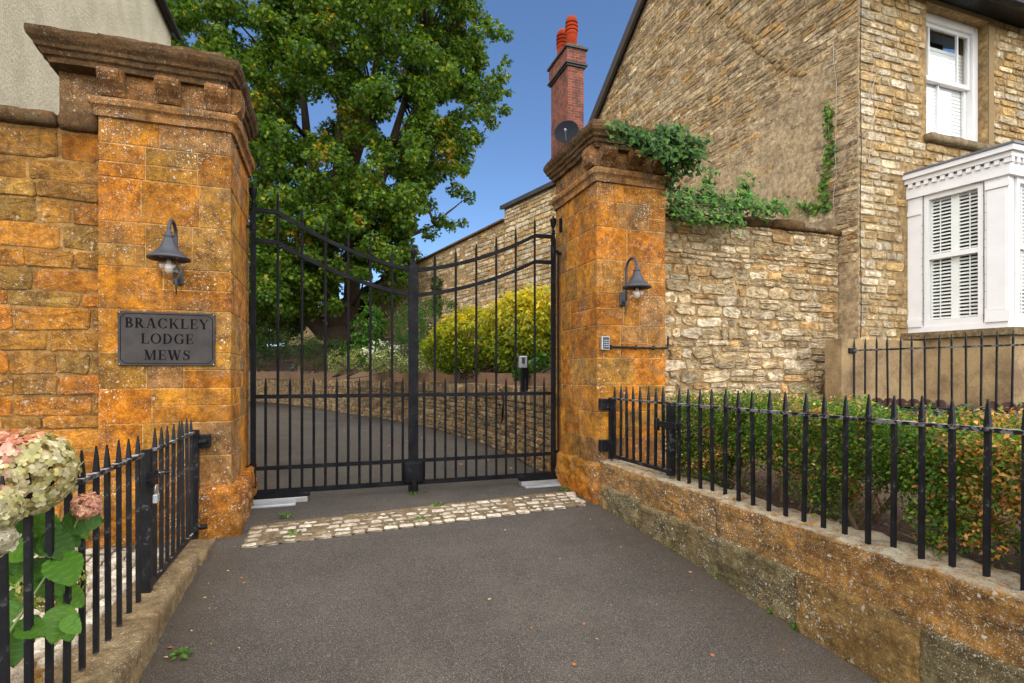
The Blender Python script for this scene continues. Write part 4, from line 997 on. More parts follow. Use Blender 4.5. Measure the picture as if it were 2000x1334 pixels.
# ------------------------------------------------------------------ rear wing with chimney, boundary wall
WA = Vector((6.1, 13.12, 0)); WD = Vector((-math.sin(R(15)), math.cos(R(15)), 0)); WN = Vector((-WD.y, WD.x, 0))
T = thing('rear_wing', WA, 'lower stone wing behind the house with dark roof edge and brick chimney', 'building')
m = MB(); m.obox(WA, WD, WN, 0, 3.12, -.4, 6.45, -3.5, 0); m.build('wall', M['rubblemortar'], T)
m = MB(); m.stones(lambda a, b, d: WA + WD*a + WN*d + Vector((0,0,b)), 3.1, 6.4, (.09,.17), (.18,.45), .02, (.01,.03), .2, HOUSEPAL, seed=51, b0=3.4, e=.45); m.build('stonework', M['rubble'], T)
m = MB()
P = [WA + WD*a + WN*n + Vector((0,0,z)) for (a, n, z) in ((-.1,.12,6.44),(3.22,.12,6.44),(3.22,-1.8,6.95),(-.1,-1.8,6.95),(-.1,-3.7,6.44),(3.22,-3.7,6.44))]
m.add(P + [p + Vector((0,0,.12)) for p in P], [(0,1,2,3),(3,2,5,4),(6,9,8,7),(9,10,11,8),(0,6,7,1),(1,7,8,2),(2,8,11,5),(0,3,9,6),(3,4,10,9)]); m.build('roof', M['roof'], T)
cx, cy = 6.45, 13.9
m = MB(); m.box((cx, cy, 6), (cx+.5, cy+1.2, 10.0)); m.box((cx-.05, cy-.05, 10.14), (cx+.55, cy+1.25, 10.5)); ch = m.build('chimney', M['brick'], T)
m = MB()
for (z0, z1, o) in ((10.0,10.05,.05),(10.052,10.1,.09),(10.1015,10.14,.04),(10.502,10.56,.1)): m.box((cx-o, cy-o, z0), (cx+.5+o, cy+1.2+o, z1))
m.build('band_course', M['roof'], ch)
m = MB(); m.rough((cx+.02, cy+.02, 10.55), (cx+.48, cy+1.18, 10.7), .08, .03, 4, .04, (.12,.1,.07)); m.build('flaunching', M['cornice'], ch, smooth=True)
for yy in (.28, .92):
    m = MB(); m.lathe((cx+.25, cy+yy, 10.62), [(.15,0),(.155,.1),(.16,.42),(.175,.45),(.18,.5),(.165,.53),(.155,.55),(.185,.56),(.19,.62),(.155,.63),(.155,.66),(.185,.67),(.188,.73),(.15,.74),(.15,.77),(.18,.78),(.178,.84),(.15,.92),(.09,.99),(.0,1.02)], 20); m.build('chimney_pot', M['terracotta'], ch, smooth=False)
dc = Vector((6.33, 13.72, 8.02)); da = Vector((-.55, -.83, .22)).normalized()
T = thing('satellite_dish', dc, 'round dark grey satellite dish fixed before the brick chimney', 'satellite dish')
m = MB(); m.lathe(dc, [(0,-.06),(.12,-.05),(.24,-.025),(.33,.012),(.345,.02),(.345,.026),(.33,.02),(.24,-.016),(.12,-.042),(0,-.052)], 32, axis=da); m.build('reflector', M['dish'], T, smooth=True)
m = MB(); s0 = dc - Vector((0,0,.33)) + da*.0; m.tube([s0, dc + da*.33 - Vector((0,0,.12))], .012, 8); m.lathe(dc + da*.3 - Vector((0,0,.12)), [(.02,0),(.035,.02),(.035,.07),(.02,.09)], 12, axis=-da); m.build('receiver_arm', M['galv'], T)
m = MB(); m.tube([dc - da*.05, Vector((cx+.12, cy+.0, 7.95))], .022, 8); m.build('wall_mount', M['iron'], T)

W2 = WA + WD*3.14
T = thing('boundary_wall', W2, 'long high rubble boundary wall with ivy streaks behind the golden shrub', 'wall')
LW = 34
m = MB(); m.obox(W2, WD, WN, 0, LW, -.4, 5.6, -.45, 0); m.build('mortar', M['rubblemortar'], T)
topz = lambda a: 6.08 - .028*a
def bwf(a, b, d): return W2 + WD*a + WN*d + Vector((0,0,b))
m = MB(); k = 17
for i in range(k):
    a0, a1 = LW*i/k, LW*(i+1)/k; P = [bwf(a, b, d) for (a, b, d) in ((a0,5.5,0),(a1,5.5,0),(a1,5.5,-.45),(a0,5.5,-.45),(a0,topz(a0),0),(a1,topz(a1),0),(a1,topz(a1),-.45),(a0,topz(a0),-.45))]
    m.add(P, [(4,5,6,7),(0,1,5,4),(2,3,7,6)])
m.build('top_mortar', M['rubblemortar'], T)
m = MB(); m.stones(bwf, 22, 6.1, (.09,.2), (.18,.5), .02, (.006,.034), .22, LIMEPAL + GABLEPAL, seed=61, b0=2.4, e=.5, npts=10, wob=.03, skip=lambda a, b, ha, hb: b + hb > topz(a) - .02, sink=lambda a, b: .008 + .02*mn.noise(Vector((a*.5, b*.8, 1)))); m.build('stonework', M['rubble'], T)
m = MB()
for i in range(60):
    a0 = LW*i/60; m_ = topz(a0); o = .0
    P = [bwf(a, b, d) for (a, b, d) in ((a0,m_,.1),(a0+.55,m_-.015,.1),(a0+.55,m_-.015,-.55),(a0,m_,-.55),(a0,m_+.06,.1),(a0+.55,m_+.045,.1),(a0+.55,m_+.11,-.22),(a0,m_+.12,-.22))]
    m.add(P, [(0,3,2,1),(4,5,6,7),(0,1,5,4),(1,2,6,5),(2,3,7,6),(3,0,4,7)])
m.build('coping', M['cornice'], T)

# ------------------------------------------------------------------ roughcast house on the left
T = thing('roughcast_house', (-2.6, 7, 0), 'cream roughcast house behind the left garden wall', 'house')
m = MB(); m.box((-8, 5.3, -.4), (-2.6, 10.85, 7.3)); m.build('wall', M['rough'], T)
m = MB(); m.add([(-2.52,5.1,7.15),(-2.52,10.92,7.15),(-5.3,10.98,9.6),(-5.3,5.1,9.6),(-8.2,5.1,7.15),(-8.2,10.98,7.15),(-2.52,5.1,7.3),(-2.52,10.92,7.3),(-5.3,10.98,9.75),(-5.3,5.1,9.75)], [(0,1,2,3),(6,9,8,7),(0,6,7,1),(1,7,8,2),(0,3,9,6),(3,2,5,4),(9,4,5,8)]); m.build('roof', M['roof'], T)
m = MB(); m.tube([(-2.5, 5.1, 7.2), (-2.5, 10.94, 7.2)], .045, 10); m.build('gutter', M['dark'], T)

# ------------------------------------------------------------------ retaining wall, sleepers, bank
CV = [(2.5,5.72),(2.55,6.65),(2.62,8),(2.5,10),(2.08,13),(1.58,14.75),(.76,17),(-.9,22.5),(-3.4,27.5),(-8,34)]
def catmull(P, n=8):
    out = []
    for i in range(len(P) - 1):
        p0, p1, p2, p3 = P[max(i-1, 0)], P[i], P[i+1], P[min(i+2, len(P)-1)]
        for k in range(n):
            t_ = k / n; out.append(tuple(.5*((2*p1[j]) + (-p0[j]+p2[j])*t_ + (2*p0[j]-5*p1[j]+4*p2[j]-p3[j])*t_*t_ + (-p0[j]+3*p1[j]-3*p2[j]+p3[j])*t_**3) for j in range(2)))
    return out + [P[-1]]
C2 = [Vector((a, b, 0)) for a, b in catmull(CV)]
cum = [0]
for i in range(len(C2) - 1): cum.append(cum[-1] + (C2[i+1]-C2[i]).length)
LEN = cum[-1]
def cpt(a):
    a = max(0, min(LEN - 1e-4, a)); i = 0
    while cum[i+1] < a: i += 1
    t_ = (a - cum[i]) / (cum[i+1]-cum[i]); d = (C2[i+1]-C2[i]).normalized(); p = C2[i].lerp(C2[i+1], t_)
    return p, d, Vector((-d.y, d.x, 0))           # N points to the drive (left of travel)
def cw(a, b, d):
    p, dd, n_ = cpt(a); return p + n_*d + Vector((0,0,b))
T = thing('retaining_wall', C2[0], 'low curved stone retaining wall with upright coping stones along the drive', 'wall')
m = MB(); k = 60
for i in range(k):
    a0, a1 = LEN*i/k, LEN*(i+1)/k; P = [cw(a, b, d) for (b) in (-.2, .86) for (a, d) in ((a0,0),(a1,0),(a1,-.35),(a0,-.35))]; m.add(P, [(4,5,6,7),(0,1,5,4),(2,3,7,6)])
m.build('mortar', M['rubblemortar'], T)
m = MB(); m.stones(cw, 26, .86, (.05,.11), (.1,.32), .012, (.012,.04), .25, RETPAL, seed=71, e=.5, npts=10); m.build('stonework', M['retain'], T)
m = MB(); a = 0; rn = random.Random(8)
while a < 27:
    wd = rn.uniform(.05, .1); hh = rn.uniform(.95, 1.05); cc = rn.choice(RETPAL); p = [cw(aa, b, d) for b in (.84, hh) for (aa, d) in ((a+.006,.035+rn.uniform(-.01,.015)),(a+wd-.004,.035),(a+wd-.004,-.36),(a+.006,-.36))]
    p = [q + Vector((rn.uniform(-.008,.008), rn.uniform(-.008,.008), rn.uniform(-.012,.012))) for q in p]
    m.add(p, [(0,3,2,1),(4,5,6,7),(0,1,5,4),(1,2,6,5),(2,3,7,6),(3,0,4,7)], cc); a += wd
m.build('coping_stones', M['retain'], T)
T = thing('sleeper_edging', C2[0] + Vector((.4,0,.9)), 'brown timber sleeper edging above the curved retaining wall', 'timber edging')
a = .1; rn = random.Random(12)
while a < 27:
    l = rn.uniform(1.6, 2.4); m = MB(); z0 = .86; z1 = 1.22 + .008*a
    P = [cw(aa, b, d) for b in (z0, z1) for (aa, d) in ((a,-.42),(a+l-.012,-.42),(a+l-.012,-.56),(a,-.56))]
    m.add(P, [(0,3,2,1),(4,5,6,7),(0,1,5,4),(1,2,6,5),(2,3,7,6),(3,0,4,7)]); m.build('sleeper', M['wood'], T); a += l
# bank
def bankz(d): 
    t_ = max(0, min(1, d / 3.6)); return 1.12 + 1.75 * (t_*t_*(3-2*t_))
mb = MB(); offs = [.5, .8, 1.2, 1.7, 2.3, 3, 4, 6, 9, 14, 22]; nn = 60
for i in range(nn + 1):
    for o in offs:
        p = cw(LEN*i/nn, 0, -o); mb.v.append((p.x, p.y, bankz(o - .5) + .07*mn.noise(p*1.1)))
for i in range(nn):
    for j in range(len(offs) - 1): mb.f.append((i*len(offs)+j, i*len(offs)+j+1, (i+1)*len(offs)+j+1, (i+1)*len(offs)+j)); mb.c.append((.1,.1,.1))
tag(mb.build('garden_bank', M['mulch'], smooth=True), kind='structure')

# intercom post, small path lamps, cable
pw = at(1024, 775, 7.35)
T = thing('intercom_post', (pw.x, pw.y, .98), 'short black post with a pale keypad box on the retaining wall', 'intercom post')
m = MB(); m.bbox((pw.x-.045, pw.y-.045, .96), (pw.x+.045, pw.y+.045, 1.47), .006); m.build('post', M['gate'], T)
m = MB(); m.bbox((pw.x-.1, pw.y-.1, 1.3), (pw.x+.01, pw.y-.046, 1.46), .008); hs = m.build('keypad_box', M['galv'], T)
m = MB(); m.box((pw.x-.07, pw.y-.104, 1.36), (pw.x-.03, pw.y-.1, 1.44)); m.build('button_strip', M['lamp'], hs)
def path_lamp(px, py, d, label):
    p = at(px, py, d); T = thing('path_lamp', p, label, 'garden lamp', 'small swan-neck lamps on the timber edging'); s = d/12
    m = MB(); pts = [p + Vector((.2,0,-.15)), p + Vector((.2,0,.12))] + [p + Vector((.1 + .1*math.cos(math.pi*i/8), 0, .12 + .12*math.sin(math.pi*i/8))) for i in range(1, 9)] + [p + Vector((0,0,.1))]
    m.tube(pts, .012, 6); m.build('arm', M['lamp'], T, smooth=True)
    m = MB(); m.lathe(p, [(.02,.1),(.035,.05),(.06,0),(.11,-.06),(.14,-.09),(.13,-.095),(.0,-.05)], 16); m.build('shade', M['lamp'], T, smooth=True)
    m = MB(); m.lathe(p, [(.0,-.19),(.05,-.17),(.07,-.12),(.06,-.07)], 12); m.build('globe', M['globe'], T, smooth=True)
    m = MB(); m.box((p.x+.15, p.y-.05, p.z-.32), (p.x+.27, p.y+.07, p.z+.02)); m.build('post', M['wood'], T)
path_lamp(748, 715, 14.2, 'small black swan-neck lamp just left of the gate meeting post')
path_lamp(573, 715, 19.6, 'small black swan-neck lamp before the dark ground cover')
T = thing('wall_cable', cw(1.8, .5, .05), 'black loop of cable hanging down the retaining wall', 'cable')
q0 = [cw(2.35, .97, .05), cw(2.2, .95, .06), cw(2.15, .8, .06), cw(2.2, .6, .055), cw(2.25, .45, .055)]
m = MB(); m.tube(q0, [.016,.018,.014,.02,.008], 8); m.build('cable', M['iron'], T, smooth=True)

# ------------------------------------------------------------------ trees and shrubs
rs = np.random.RandomState(5)
def branch(m, p, q, r0, r1, bend, n=7, rn=rnd):
    p, q = Vector(p), Vector(q); pts = []; k = (q-p).length
    o1 = Vector((rn.uniform(-1,1), rn.uniform(-1,1), rn.uniform(-.3,.6)))*bend*k
    for i in range(n + 1):
        t_ = i/n; pts.append(p.lerp(q, t_) + o1*math.sin(math.pi*t_) + Vector((rn.uniform(-1,1), rn.uniform(-1,1), 0))*.012*k*(0 < i < n))
    m.tube(pts, [r0 + (r1-r0)*(i/n)**.8 for i in range(n+1)], 9); return pts
def build_tree(base, D0):
    T = thing('sycamore_tree', base, 'big spreading sycamore with some yellow leaves behind the gate', 'tree')
    rn = random.Random(2); m = MB(); limbs = []
    A = lambda px, py, d=D0: at(px, py, d)
    # root flare, low sweeping limb to the left, leaning main stem, and the rising limbs
    m.tube([A(668, 672), A(664, 655), A(662, 640)], [.85, .62, .55], 12)
    def limb(pts, rads): m.tube([A(*p) for p in pts], [q_*.78 for q_ in rads], 11); limbs.extend([A(*p) for p in pts[1:]])
    limb([(668,660),(630,648),(603,618),(585,570),(560,500),(545,430)], [.55,.5,.42,.36,.28,.2])
    limb([(664,652),(650,600),(640,540),(635,450),(618,360),(600,270),(590,160)], [.55,.48,.45,.42,.34,.25,.15])
    limb([(670,652),(686,600),(690,520),(684,420),(690,320),(720,220),(740,100),(750,-80)], [.55,.47,.44,.4,.34,.27,.2,.1])
    limb([(690,520),(730,400),(760,300),(790,200),(830,90)], [.36,.32,.25,.17,.1])
    limb([(640,480),(660,340),(668,220),(650,60),(640,-120)], [.36,.32,.26,.2,.1])
    limb([(684,560),(740,500),(800,460),(850,440)], [.24,.19,.13,.06])
    limb([(560,500),(510,430),(470,360),(420,280)], [.24,.18,.12,.07])
    limb([(720,230),(800,170),(890,150),(950,170)], [.22,.16,.1,.05])
    # clumps of foliage filling the crown
    cents = []; rads = []
    right = [(-300,985),(-100,995),(0,960),(60,985),(110,965),(170,985),(230,968),(280,925),(330,912),(380,905),(430,860),(480,850),(515,770),(560,700),(640,640)]
    def rx(py):
        for (a, b), (c, d) in zip(right, right[1:]):
            if a <= py <= c: return b + (d-b)*(py-a)/(c-a)
        return 640
    tries = 0
    while len(cents) < 1250 and tries < 30000:
        tries += 1
        py = rn.uniform(-330, 610); R0 = rx(py); px = rn.uniform(240, R0 - 24)
        d = D0 + rn.uniform(-4.6, 4.6); edge = min((px-200)/200, (R0-px)/160)
        if abs(d - D0) > 4.8*max(.15, min(1, edge*1.5)): continue
        if py > 585 and px > 620: continue
        if mn.noise(Vector((px*.011, py*.011, 5.0))) < -.3: continue
        cents.append(A(px, py, d)); rads.append(rn.uniform(.34, .72) * (1 if edge > .2 else .7))
    for (px, py, d, r_) in ((800,490,0,.5),(840,455,0,.5),(880,440,0,.4),(905,300,0,.6),(975,150,0,.5),(985,215,0,.35),(990,70,0,.3),(915,385,0,.4),(905,435,1,.3),(990,120,0,.3),(800,185,0,.6),(840,170,1,.6),(880,165,0,.6),(920,175,0,.5),(950,190,0,.5),(930,120,0,.6),(890,90,0,.6),(850,60,0,.6),(940,40,0,.5),(960,240,0,.4),(930,270,0,.5),(880,250,0,.6),(860,320,0,.6),(890,370,0,.5),(830,400,0,.6),(790,430,0,.6),(780,380,0,.6),(860,430,0,.45),(992,180,1,.25)): cents.append(A(px, py, D0+d)); rads.append(r_)
    for _ in range(90):
        py = rn.uniform(-60, 340); R0 = rx(py); px = rn.uniform(800, R0 - 12)
        cents.append(A(px, py, D0 + rn.uniform(-2.5, 2.5))); rads.append(rn.uniform(.35, .55))
    for _ in range(170):
        px, py = rn.uniform(492, 800), rn.uniform(370, 600)
        if py > 520 and px > 590 and rn.random() < .75: continue
        if mn.noise(Vector((px*.02, py*.02, 9.0))) < -.25: continue
        cents.append(A(px, py, D0 - rn.uniform(1.5, 4.5))); rads.append(rn.uniform(.3, .6))
    for c in rn.sample(cents, 190):
        lb = min(limbs, key=lambda q: (q-c).length + .6*max(0, q.z-c.z)); branch(m, lb, c, .075, .012, .12, 5, rn)
    m.build('trunk', M['bark'], T, smooth=True)
    per = np.array([int(250*(r_/.6)**2) for r_ in rads])
    P, N, D = clumps(rs, [tuple(c) for c in cents], rads, per, .75, .25, .5, .7, .5)
    n = len(P); S = rs.uniform(.09, .19, n)
    C = pick(rs, n, [(.052,.115,.013),(.072,.15,.016),(.11,.195,.018),(.21,.26,.025),(.38,.3,.02)], [.3,.3,.24,.14,.02], .3)
    # yellowing sprays in the upper left of the crown
    yel = np.array([mn.noise(Vector(p)*.55 + Vector((3,0,0))) for p in P]) > .45
    k = yel & (rs.random(n) < .45); C[k] = pick(rs, int(k.sum()), [(.3,.23,.02),(.2,.2,.02),(.36,.18,.02)])
    leaf_mesh('crown', 'maple', P, N, D, S, C, M['leaf'], T)
    return T
tb = at(665, 664, 24.0); build_tree(tb, 24.0)

def shrub(name, label, cat, ells, n, size, pal, wts, tm='oval', stems=None, var=.3, up=.4, mat='leaf', shell=.55, group=None, flowers=None, clump=.16, gap=.0, hang=.2):
    """ells: (centre, (rx,ry,rz)); leaves gathered in clumps over the ellipsoids"""
    c0 = Vector(ells[0][0]); base = Vector((c0.x, c0.y, min(Vector(e[0]).z - e[1][2] for e in ells)))
    T = thing(name, base, label, cat, group); cents = []
    vol = [e[1][0]*e[1][1]+e[1][0]*e[1][2]+e[1][1]*e[1][2] for e in ells]; tot = sum(vol)
    ncl = max(6, n // 26)
    for e, v in zip(ells, vol):
        k = max(3, int(ncl*v/tot)); d = nrm(rs.normal(size=(k,3))); r = (shell + (1-shell)*rs.random(k))**.5
        cents.append(np.array(e[0]) + d*r[:, None]*np.array(e[1]))
    cents = np.concatenate(cents)
    if gap: cents = cents[np.array([mn.noise(Vector(c)*3.1) > -gap for c in cents])]
    P, N, D = clumps(rs, cents, np.full(len(cents), clump) * rs.uniform(.7, 1.3, len(cents)), 26, .8, .2, up, .7, hang)
    m_ = len(P); ctr = np.array([e[0] for e in ells]).mean(0); N = N + nrm(P - ctr)*.7
    S = rs.uniform(size*.65, size*1.3, m_); C = pick(rs, m_, pal, wts, var) if not callable(pal) else pal(P)
    leaf_mesh('foliage', tm, P, N, D, S, C, M[mat], T)
    m = MB()
    for i in range(stems or 8):
        c = cents[rs.randint(len(cents))]; p = base + Vector((rs.uniform(-.25,.25), rs.uniform(-.25,.25), -.05)); branch(m, p, Vector(c), .018, .004, .15, 5)
    m.build('stems', M['bark'], T)
    if flowers:
        fc, fs, fn_ = flowers; idx = rs.choice(m_, fn_); leaf_mesh('flowers', 'petal', P[idx] + nrm(P[idx]-ctr)*.05, rs.normal(size=(fn_,3)) + [0,-1,1], rs.normal(size=(fn_,3)), np.full(fn_, fs), pick(rs, fn_, [fc], None, .1), M['petal'], T)
    return T
GR = [(.05,.1,.015),(.035,.075,.012),(.08,.14,.02)]
# golden shrub behind the right leaf
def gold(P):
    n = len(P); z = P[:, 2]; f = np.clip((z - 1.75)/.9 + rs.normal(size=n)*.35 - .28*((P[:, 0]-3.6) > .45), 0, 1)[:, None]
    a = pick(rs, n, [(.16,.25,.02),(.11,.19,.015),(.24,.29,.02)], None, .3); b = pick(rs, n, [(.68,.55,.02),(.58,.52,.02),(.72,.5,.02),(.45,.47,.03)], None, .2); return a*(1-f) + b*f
e1 = at(925, 665, 11.3); e2 = at(1015, 650, 10.6); e3 = at(870, 680, 11.5); e4 = at(1060, 640, 10.2)
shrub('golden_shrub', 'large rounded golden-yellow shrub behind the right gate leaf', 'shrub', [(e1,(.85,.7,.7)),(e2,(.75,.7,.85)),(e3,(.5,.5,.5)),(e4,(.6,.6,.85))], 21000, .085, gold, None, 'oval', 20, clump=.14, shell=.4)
e1 = at(720, 640, 15.6); e2 = at(712, 690, 15.4)
shrub('green_shrub', 'bright green loose-leaved shrub before the sycamore trunk', 'shrub', [(e1,(.45,.45,.7)),(e2,(.6,.5,.4))], 2600, .12, [(.06,.17,.02),(.09,.2,.03),(.045,.12,.015)], None, 'oval', 12, clump=.17, gap=.2)
e1 = at(800, 640, 14.2); e2 = at(795, 690, 13.8); e3 = at(860, 620, 15.5)
shrub('feathery_shrub', 'fine-leaved green shrub directly behind the gate meeting post', 'shrub', [(e1,(.45,.5,.7)),(e2,(.55,.5,.45)),(e3,(.7,.5,.6))], 6500, .085, [(.04,.125,.015),(.06,.15,.02),(.03,.09,.012)], None, 'long', 16, clump=.16, hang=-.3)
e1 = at(665, 705, 15.2); e2 = at(760, 705, 13.3); e3 = at(715, 702, 14.0); e4 = at(815, 712, 12.6)
shrub('variegated_shrub', 'low cream-and-green variegated shrub spilling over the timber edging', 'shrub', [(e1,(.45,.35,.32)),(e2,(.55,.35,.3)),(e3,(.5,.35,.3)),(e4,(.4,.3,.25))], 7000, .05, [(.5,.5,.27),(.12,.18,.05),(.3,.35,.13),(.08,.13,.03)], [.3,.25,.25,.2], 'oval', 10, clump=.1)
e1 = at(752, 690, 13.9)
shrub('white_flowered_shrub', 'small shrub with clusters of white flowers beside the meeting post', 'shrub', [(e1,(.5,.3,.28))], 900, .06, GR, None, 'oval', 10, clump=.14, flowers=((.75,.73,.68), .05, 420))
e1 = at(560, 676, 19.5); e2 = at(620, 680, 18.3); e3 = at(515, 678, 20.5)
shrub('ground_cover_shrub', 'dark green low ground cover below the sycamore', 'shrub', [(e1,(1.3,.8,.45)),(e2,(1.0,.7,.4)),(e3,(1.0,.8,.5))], 6500, .1, [(.025,.06,.012),(.04,.075,.015),(.02,.045,.01)], None, 'long', 10, clump=.2)
e1 = at(520, 640, 22)
shrub('grassy_perennial', 'pale-flowered tall perennial clump behind the left gate leaf', 'plant', [(e1,(1.0,.6,.6))], 2500, .12, [(.1,.16,.04),(.06,.11,.02),(.3,.3,.14)], [.4,.4,.2], 'long', 10, clump=.2)
for (px, py, d, rx_, rz_, lab) in ((500,560,29,2.6,2.4,'dark evergreen shrub at far left behind the gate'), (575,585,31,2.2,1.9,'dark evergreen shrub seen under the low sycamore limb'), (800,560,27.5,1.3,1.9,'dark ivy-like shrub where the boundary wall meets the tree'), (512,605,26.5,2.4,2.1,'dark low evergreen mass behind the pale perennials'), (345,600,30,3.2,3.0,'dark evergreen mass far behind the plaque pillar'), (210,610,34,3.6,3.2,'leftmost dark evergreen far behind the plaque pillar'), (430,470,31,3.0,4.5,'tall dark tree-like shrub behind the plaque pillar'), (735,600,28,1.0,1.2,'dark shrub between sycamore trunk and boundary wall')):
    e1 = at(px, py, d); shrub('evergreen_shrub', lab, 'shrub', [(e1,(rx_,1.5,rz_))], 3800, .26, [(.022,.05,.01),(.035,.07,.012),(.055,.095,.015)], None, 'oval', 10, clump=.42, shell=.3)
e1 = at(1030, 722, 8.6); e2 = at(1075, 705, 8.4)
shrub('hellebore_plant', 'small broad-leaved plant beside the intercom post', 'plant', [(e1,(.35,.2,.12)),(e2,(.22,.2,.2))], 220, .13, [(.06,.15,.03),(.045,.12,.02)], None, 'oval', 6, clump=.1)
for (px, py, d, lab) in ((515,712,22.5,'straggly low plant on the bank at far left'), (605,712,18.4,'straggly brown-green plant on the timber edging')):
    e1 = at(px, py, d); shrub('bank_plant', lab, 'plant', [(e1,(.5,.3,.25))], 500, .09, [(.07,.1,.02),(.12,.11,.03),(.05,.07,.02)], None, 'long', 8, clump=.13)

# box hedge with dead patches
T = thing('box_hedge', (3.4, 2.5, .3), 'box hedge with browned dead patches behind the wall railing', 'hedge')
cents = []; rr_ = np.random.RandomState(4)
for i in range(5600):
    y = rr_.uniform(.2, 4.0); x = 2.78 + (rr_.random()**1.9)*1.0; z = .36 + .7*rr_.random()**.75
    top = .965 + .02*(y > 2.6) + .06*mn.noise(Vector((x*2, y*2, 0))) + .06*mn.noise(Vector((x*7, y*7, 3))) + .02*(y > 3)
    fx = abs(x - 2.8) < .4
    if z > top or (z < top - .35 and x > 3.25): continue
    if z < .6 and mn.noise(Vector((y*2.6, z*2.5, 9))) > .02: continue
    x += .09*mn.noise(Vector((y*3.1, z*3.3, 2))) + .04*mn.noise(Vector((y*9, z*9, 4)))
    cents.append((x, y, z))
P, N, D = clumps(rr_, cents, rr_.uniform(.05, .12, len(cents)), 30, .9, .1, .5, .6, -.2); n = len(P)
N[:, 0] -= .35
C = pick(rr_, n, [(.04,.1,.013),(.06,.135,.016),(.1,.19,.02),(.17,.26,.025)], None, .3)
pt = np.array([mn.fractal(Vector(p)*2.1, 1, 2, 3) + .35*(1 if p[2] > .95 else 0)*(1 if mn.noise(Vector((p[1]*2.5, 7, 0))) > -.1 else 0) - .14*(p[1]-1.6) for p in P])
k = rr_.random(n) < np.clip(.11 + pt*.85, .04, .72); C[k] = pick(rr_, int(k.sum()), [(.55,.26,.06),(.62,.38,.14),(.44,.19,.04),(.3,.14,.04)], None, .25)
leaf_mesh('foliage', 'oval', P, N, D, rr_.uniform(.016, .033, n), C, M['leaf'], T)
m = MB(); rn = random.Random(31)
for i in range(46):
    y = rn.uniform(.3, 3.9); x = rn.uniform(2.86, 3.4); a = Vector((x, y, .28)); r_ = rn.uniform(.006, .022)
    pp = branch(m, a, a + Vector((rn.uniform(-.12,.15), rn.uniform(-.3,.3), rn.uniform(.3,.55))), r_, r_*.4, .12, 5, rn)
    for j in range(3): q = pp[rn.randint(1, 5)]; branch(m, q, q + Vector((rn.uniform(-.25,.12), rn.uniform(-.22,.22), rn.uniform(.02,.3))), .0045, .0015, .2, 4, rn)
for i in range(330):
    c = Vector(cents[rn.randrange(len(cents))]); branch(m, c + Vector((-.02,0,0)), c + Vector((rn.uniform(-.16,.05), rn.uniform(-.15,.15), rn.uniform(-.1,.12))), .0035, .0012, .2, 3, rn)
m.build('stems', M['twig'], T)

# ivy
def ivy(label, paths, n, size, spread, pal, group=None, droop=.6, outn=(0,-1,.4)):
    p0 = Vector(paths[0][0]); T = thing('ivy', p0, label, 'ivy', group); P = []; m = MB()
    for pth in paths:
        pth = [Vector(q) for q in pth]; m.tube(pth, .007, 6)
        L_ = sum((pth[i+1]-pth[i]).length for i in range(len(pth)-1))
        for _ in range(int(n*L_)):
            i = rs.randint(len(pth)-1); q = pth[i].lerp(pth[i+1], rs.random()); P.append(tuple(q + Vector(rs.normal(size=3))*spread))
    P = np.array(P); k = len(P); N = np.array(outn)[None] + rs.normal(size=(k,3))*.45; D = np.array([0,-.2,-1])[None]*droop + rs.normal(size=(k,3))*.5
    leaf_mesh('leaves', 'ivy', P, N, D, rs.uniform(size*.55, size*1.3, k), pick(rs, k, pal, None, .35), M['ivy'], T); m.build('stems', M['twig'], T, smooth=True); return T
IV = [(.03,.085,.016),(.05,.12,.02),(.075,.16,.025),(.02,.055,.012)]
f = at
ivy('dark ivy clump spilling over the cornice of the right gate pillar', [[f(1200,248,5.0), f(1230,262,4.95), f(1270,268,5.05), f(1310,270,5.15), f(1350,275,5.2), f(1375,285,5.2)], [f(1240,268,4.95), f(1275,285,5.0), f(1310,300,5.15), f(1345,300,5.2)], [f(1320,280,5.2), f(1330,310,5.25), f(1345,330,5.25)], [f(1315,300,5.25), f(1312,340,5.4), f(1308,370,5.5)], [f(1290,262,5.1), f(1330,262,5.3)], [f(1345,290,5.15), f(1352,318,5.2)], [f(1368,285,5.15), f(1362,312,5.2)]], 420, .055, .045, IV)
ivy('bright green ivy growing along the top of the rubble wall', [[f(1305,395,5.9), f(1340,400,5.8), f(1390,400,5.85), f(1440,405,5.95), f(1490,408,6.1), f(1540,405,6.3)], [f(1320,380,5.9), f(1360,385,5.9), f(1410,390,6.0), f(1465,395,6.1)], [f(1310,410,5.75), f(1350,425,5.75), f(1400,425,5.8), f(1450,428,5.9)], [f(1375,395,5.9), f(1385,365,5.95), f(1388,335,5.95)], [f(1455,400,6.0), f(1462,370,6.1), f(1455,350,6.1)], [f(1470,395,6.1), f(1440,375,6.1)], [f(1430,410,5.85), f(1436,440,5.85)], [f(1500,400,6.1), f(1525,410,6.2)]], 330, .05, .05, [(.05,.13,.02),(.075,.18,.025),(.04,.1,.018),(.09,.2,.03)], outn=(-.1,-1,.7))
hx = HX - .03
def gp(px, py):
    u = (px-1000)/FPX; vx, vy = u*CY + SY, -u*SY + CY; d = hx/vx; return Vector((hx, vy*d, 1.2 - (py-733)/FPX*d))
ivy('narrow strand of ivy climbing the house gable near its corner', [[gp(1612,408), gp(1608,370), gp(1616,330), gp(1622,290), gp(1618,250), gp(1618,205)], [gp(1560,402), gp(1590,405), gp(1620,400)]], 210, .055, .03, [(.08,.17,.02),(.12,.2,.025),(.05,.11,.02)], outn=(-1,-.4,.3))
bd = lambda a, z: bwf(a, z, .06)
ivy('green ivy strip hanging on the boundary wall, nearer the gate post', [[bd(7.0,5.8), bd(7.05,5.0), bd(7.0,4.0)]], 160, .14, .09, IV, 'ivy on the boundary wall', outn=(-1,-.3,.3))
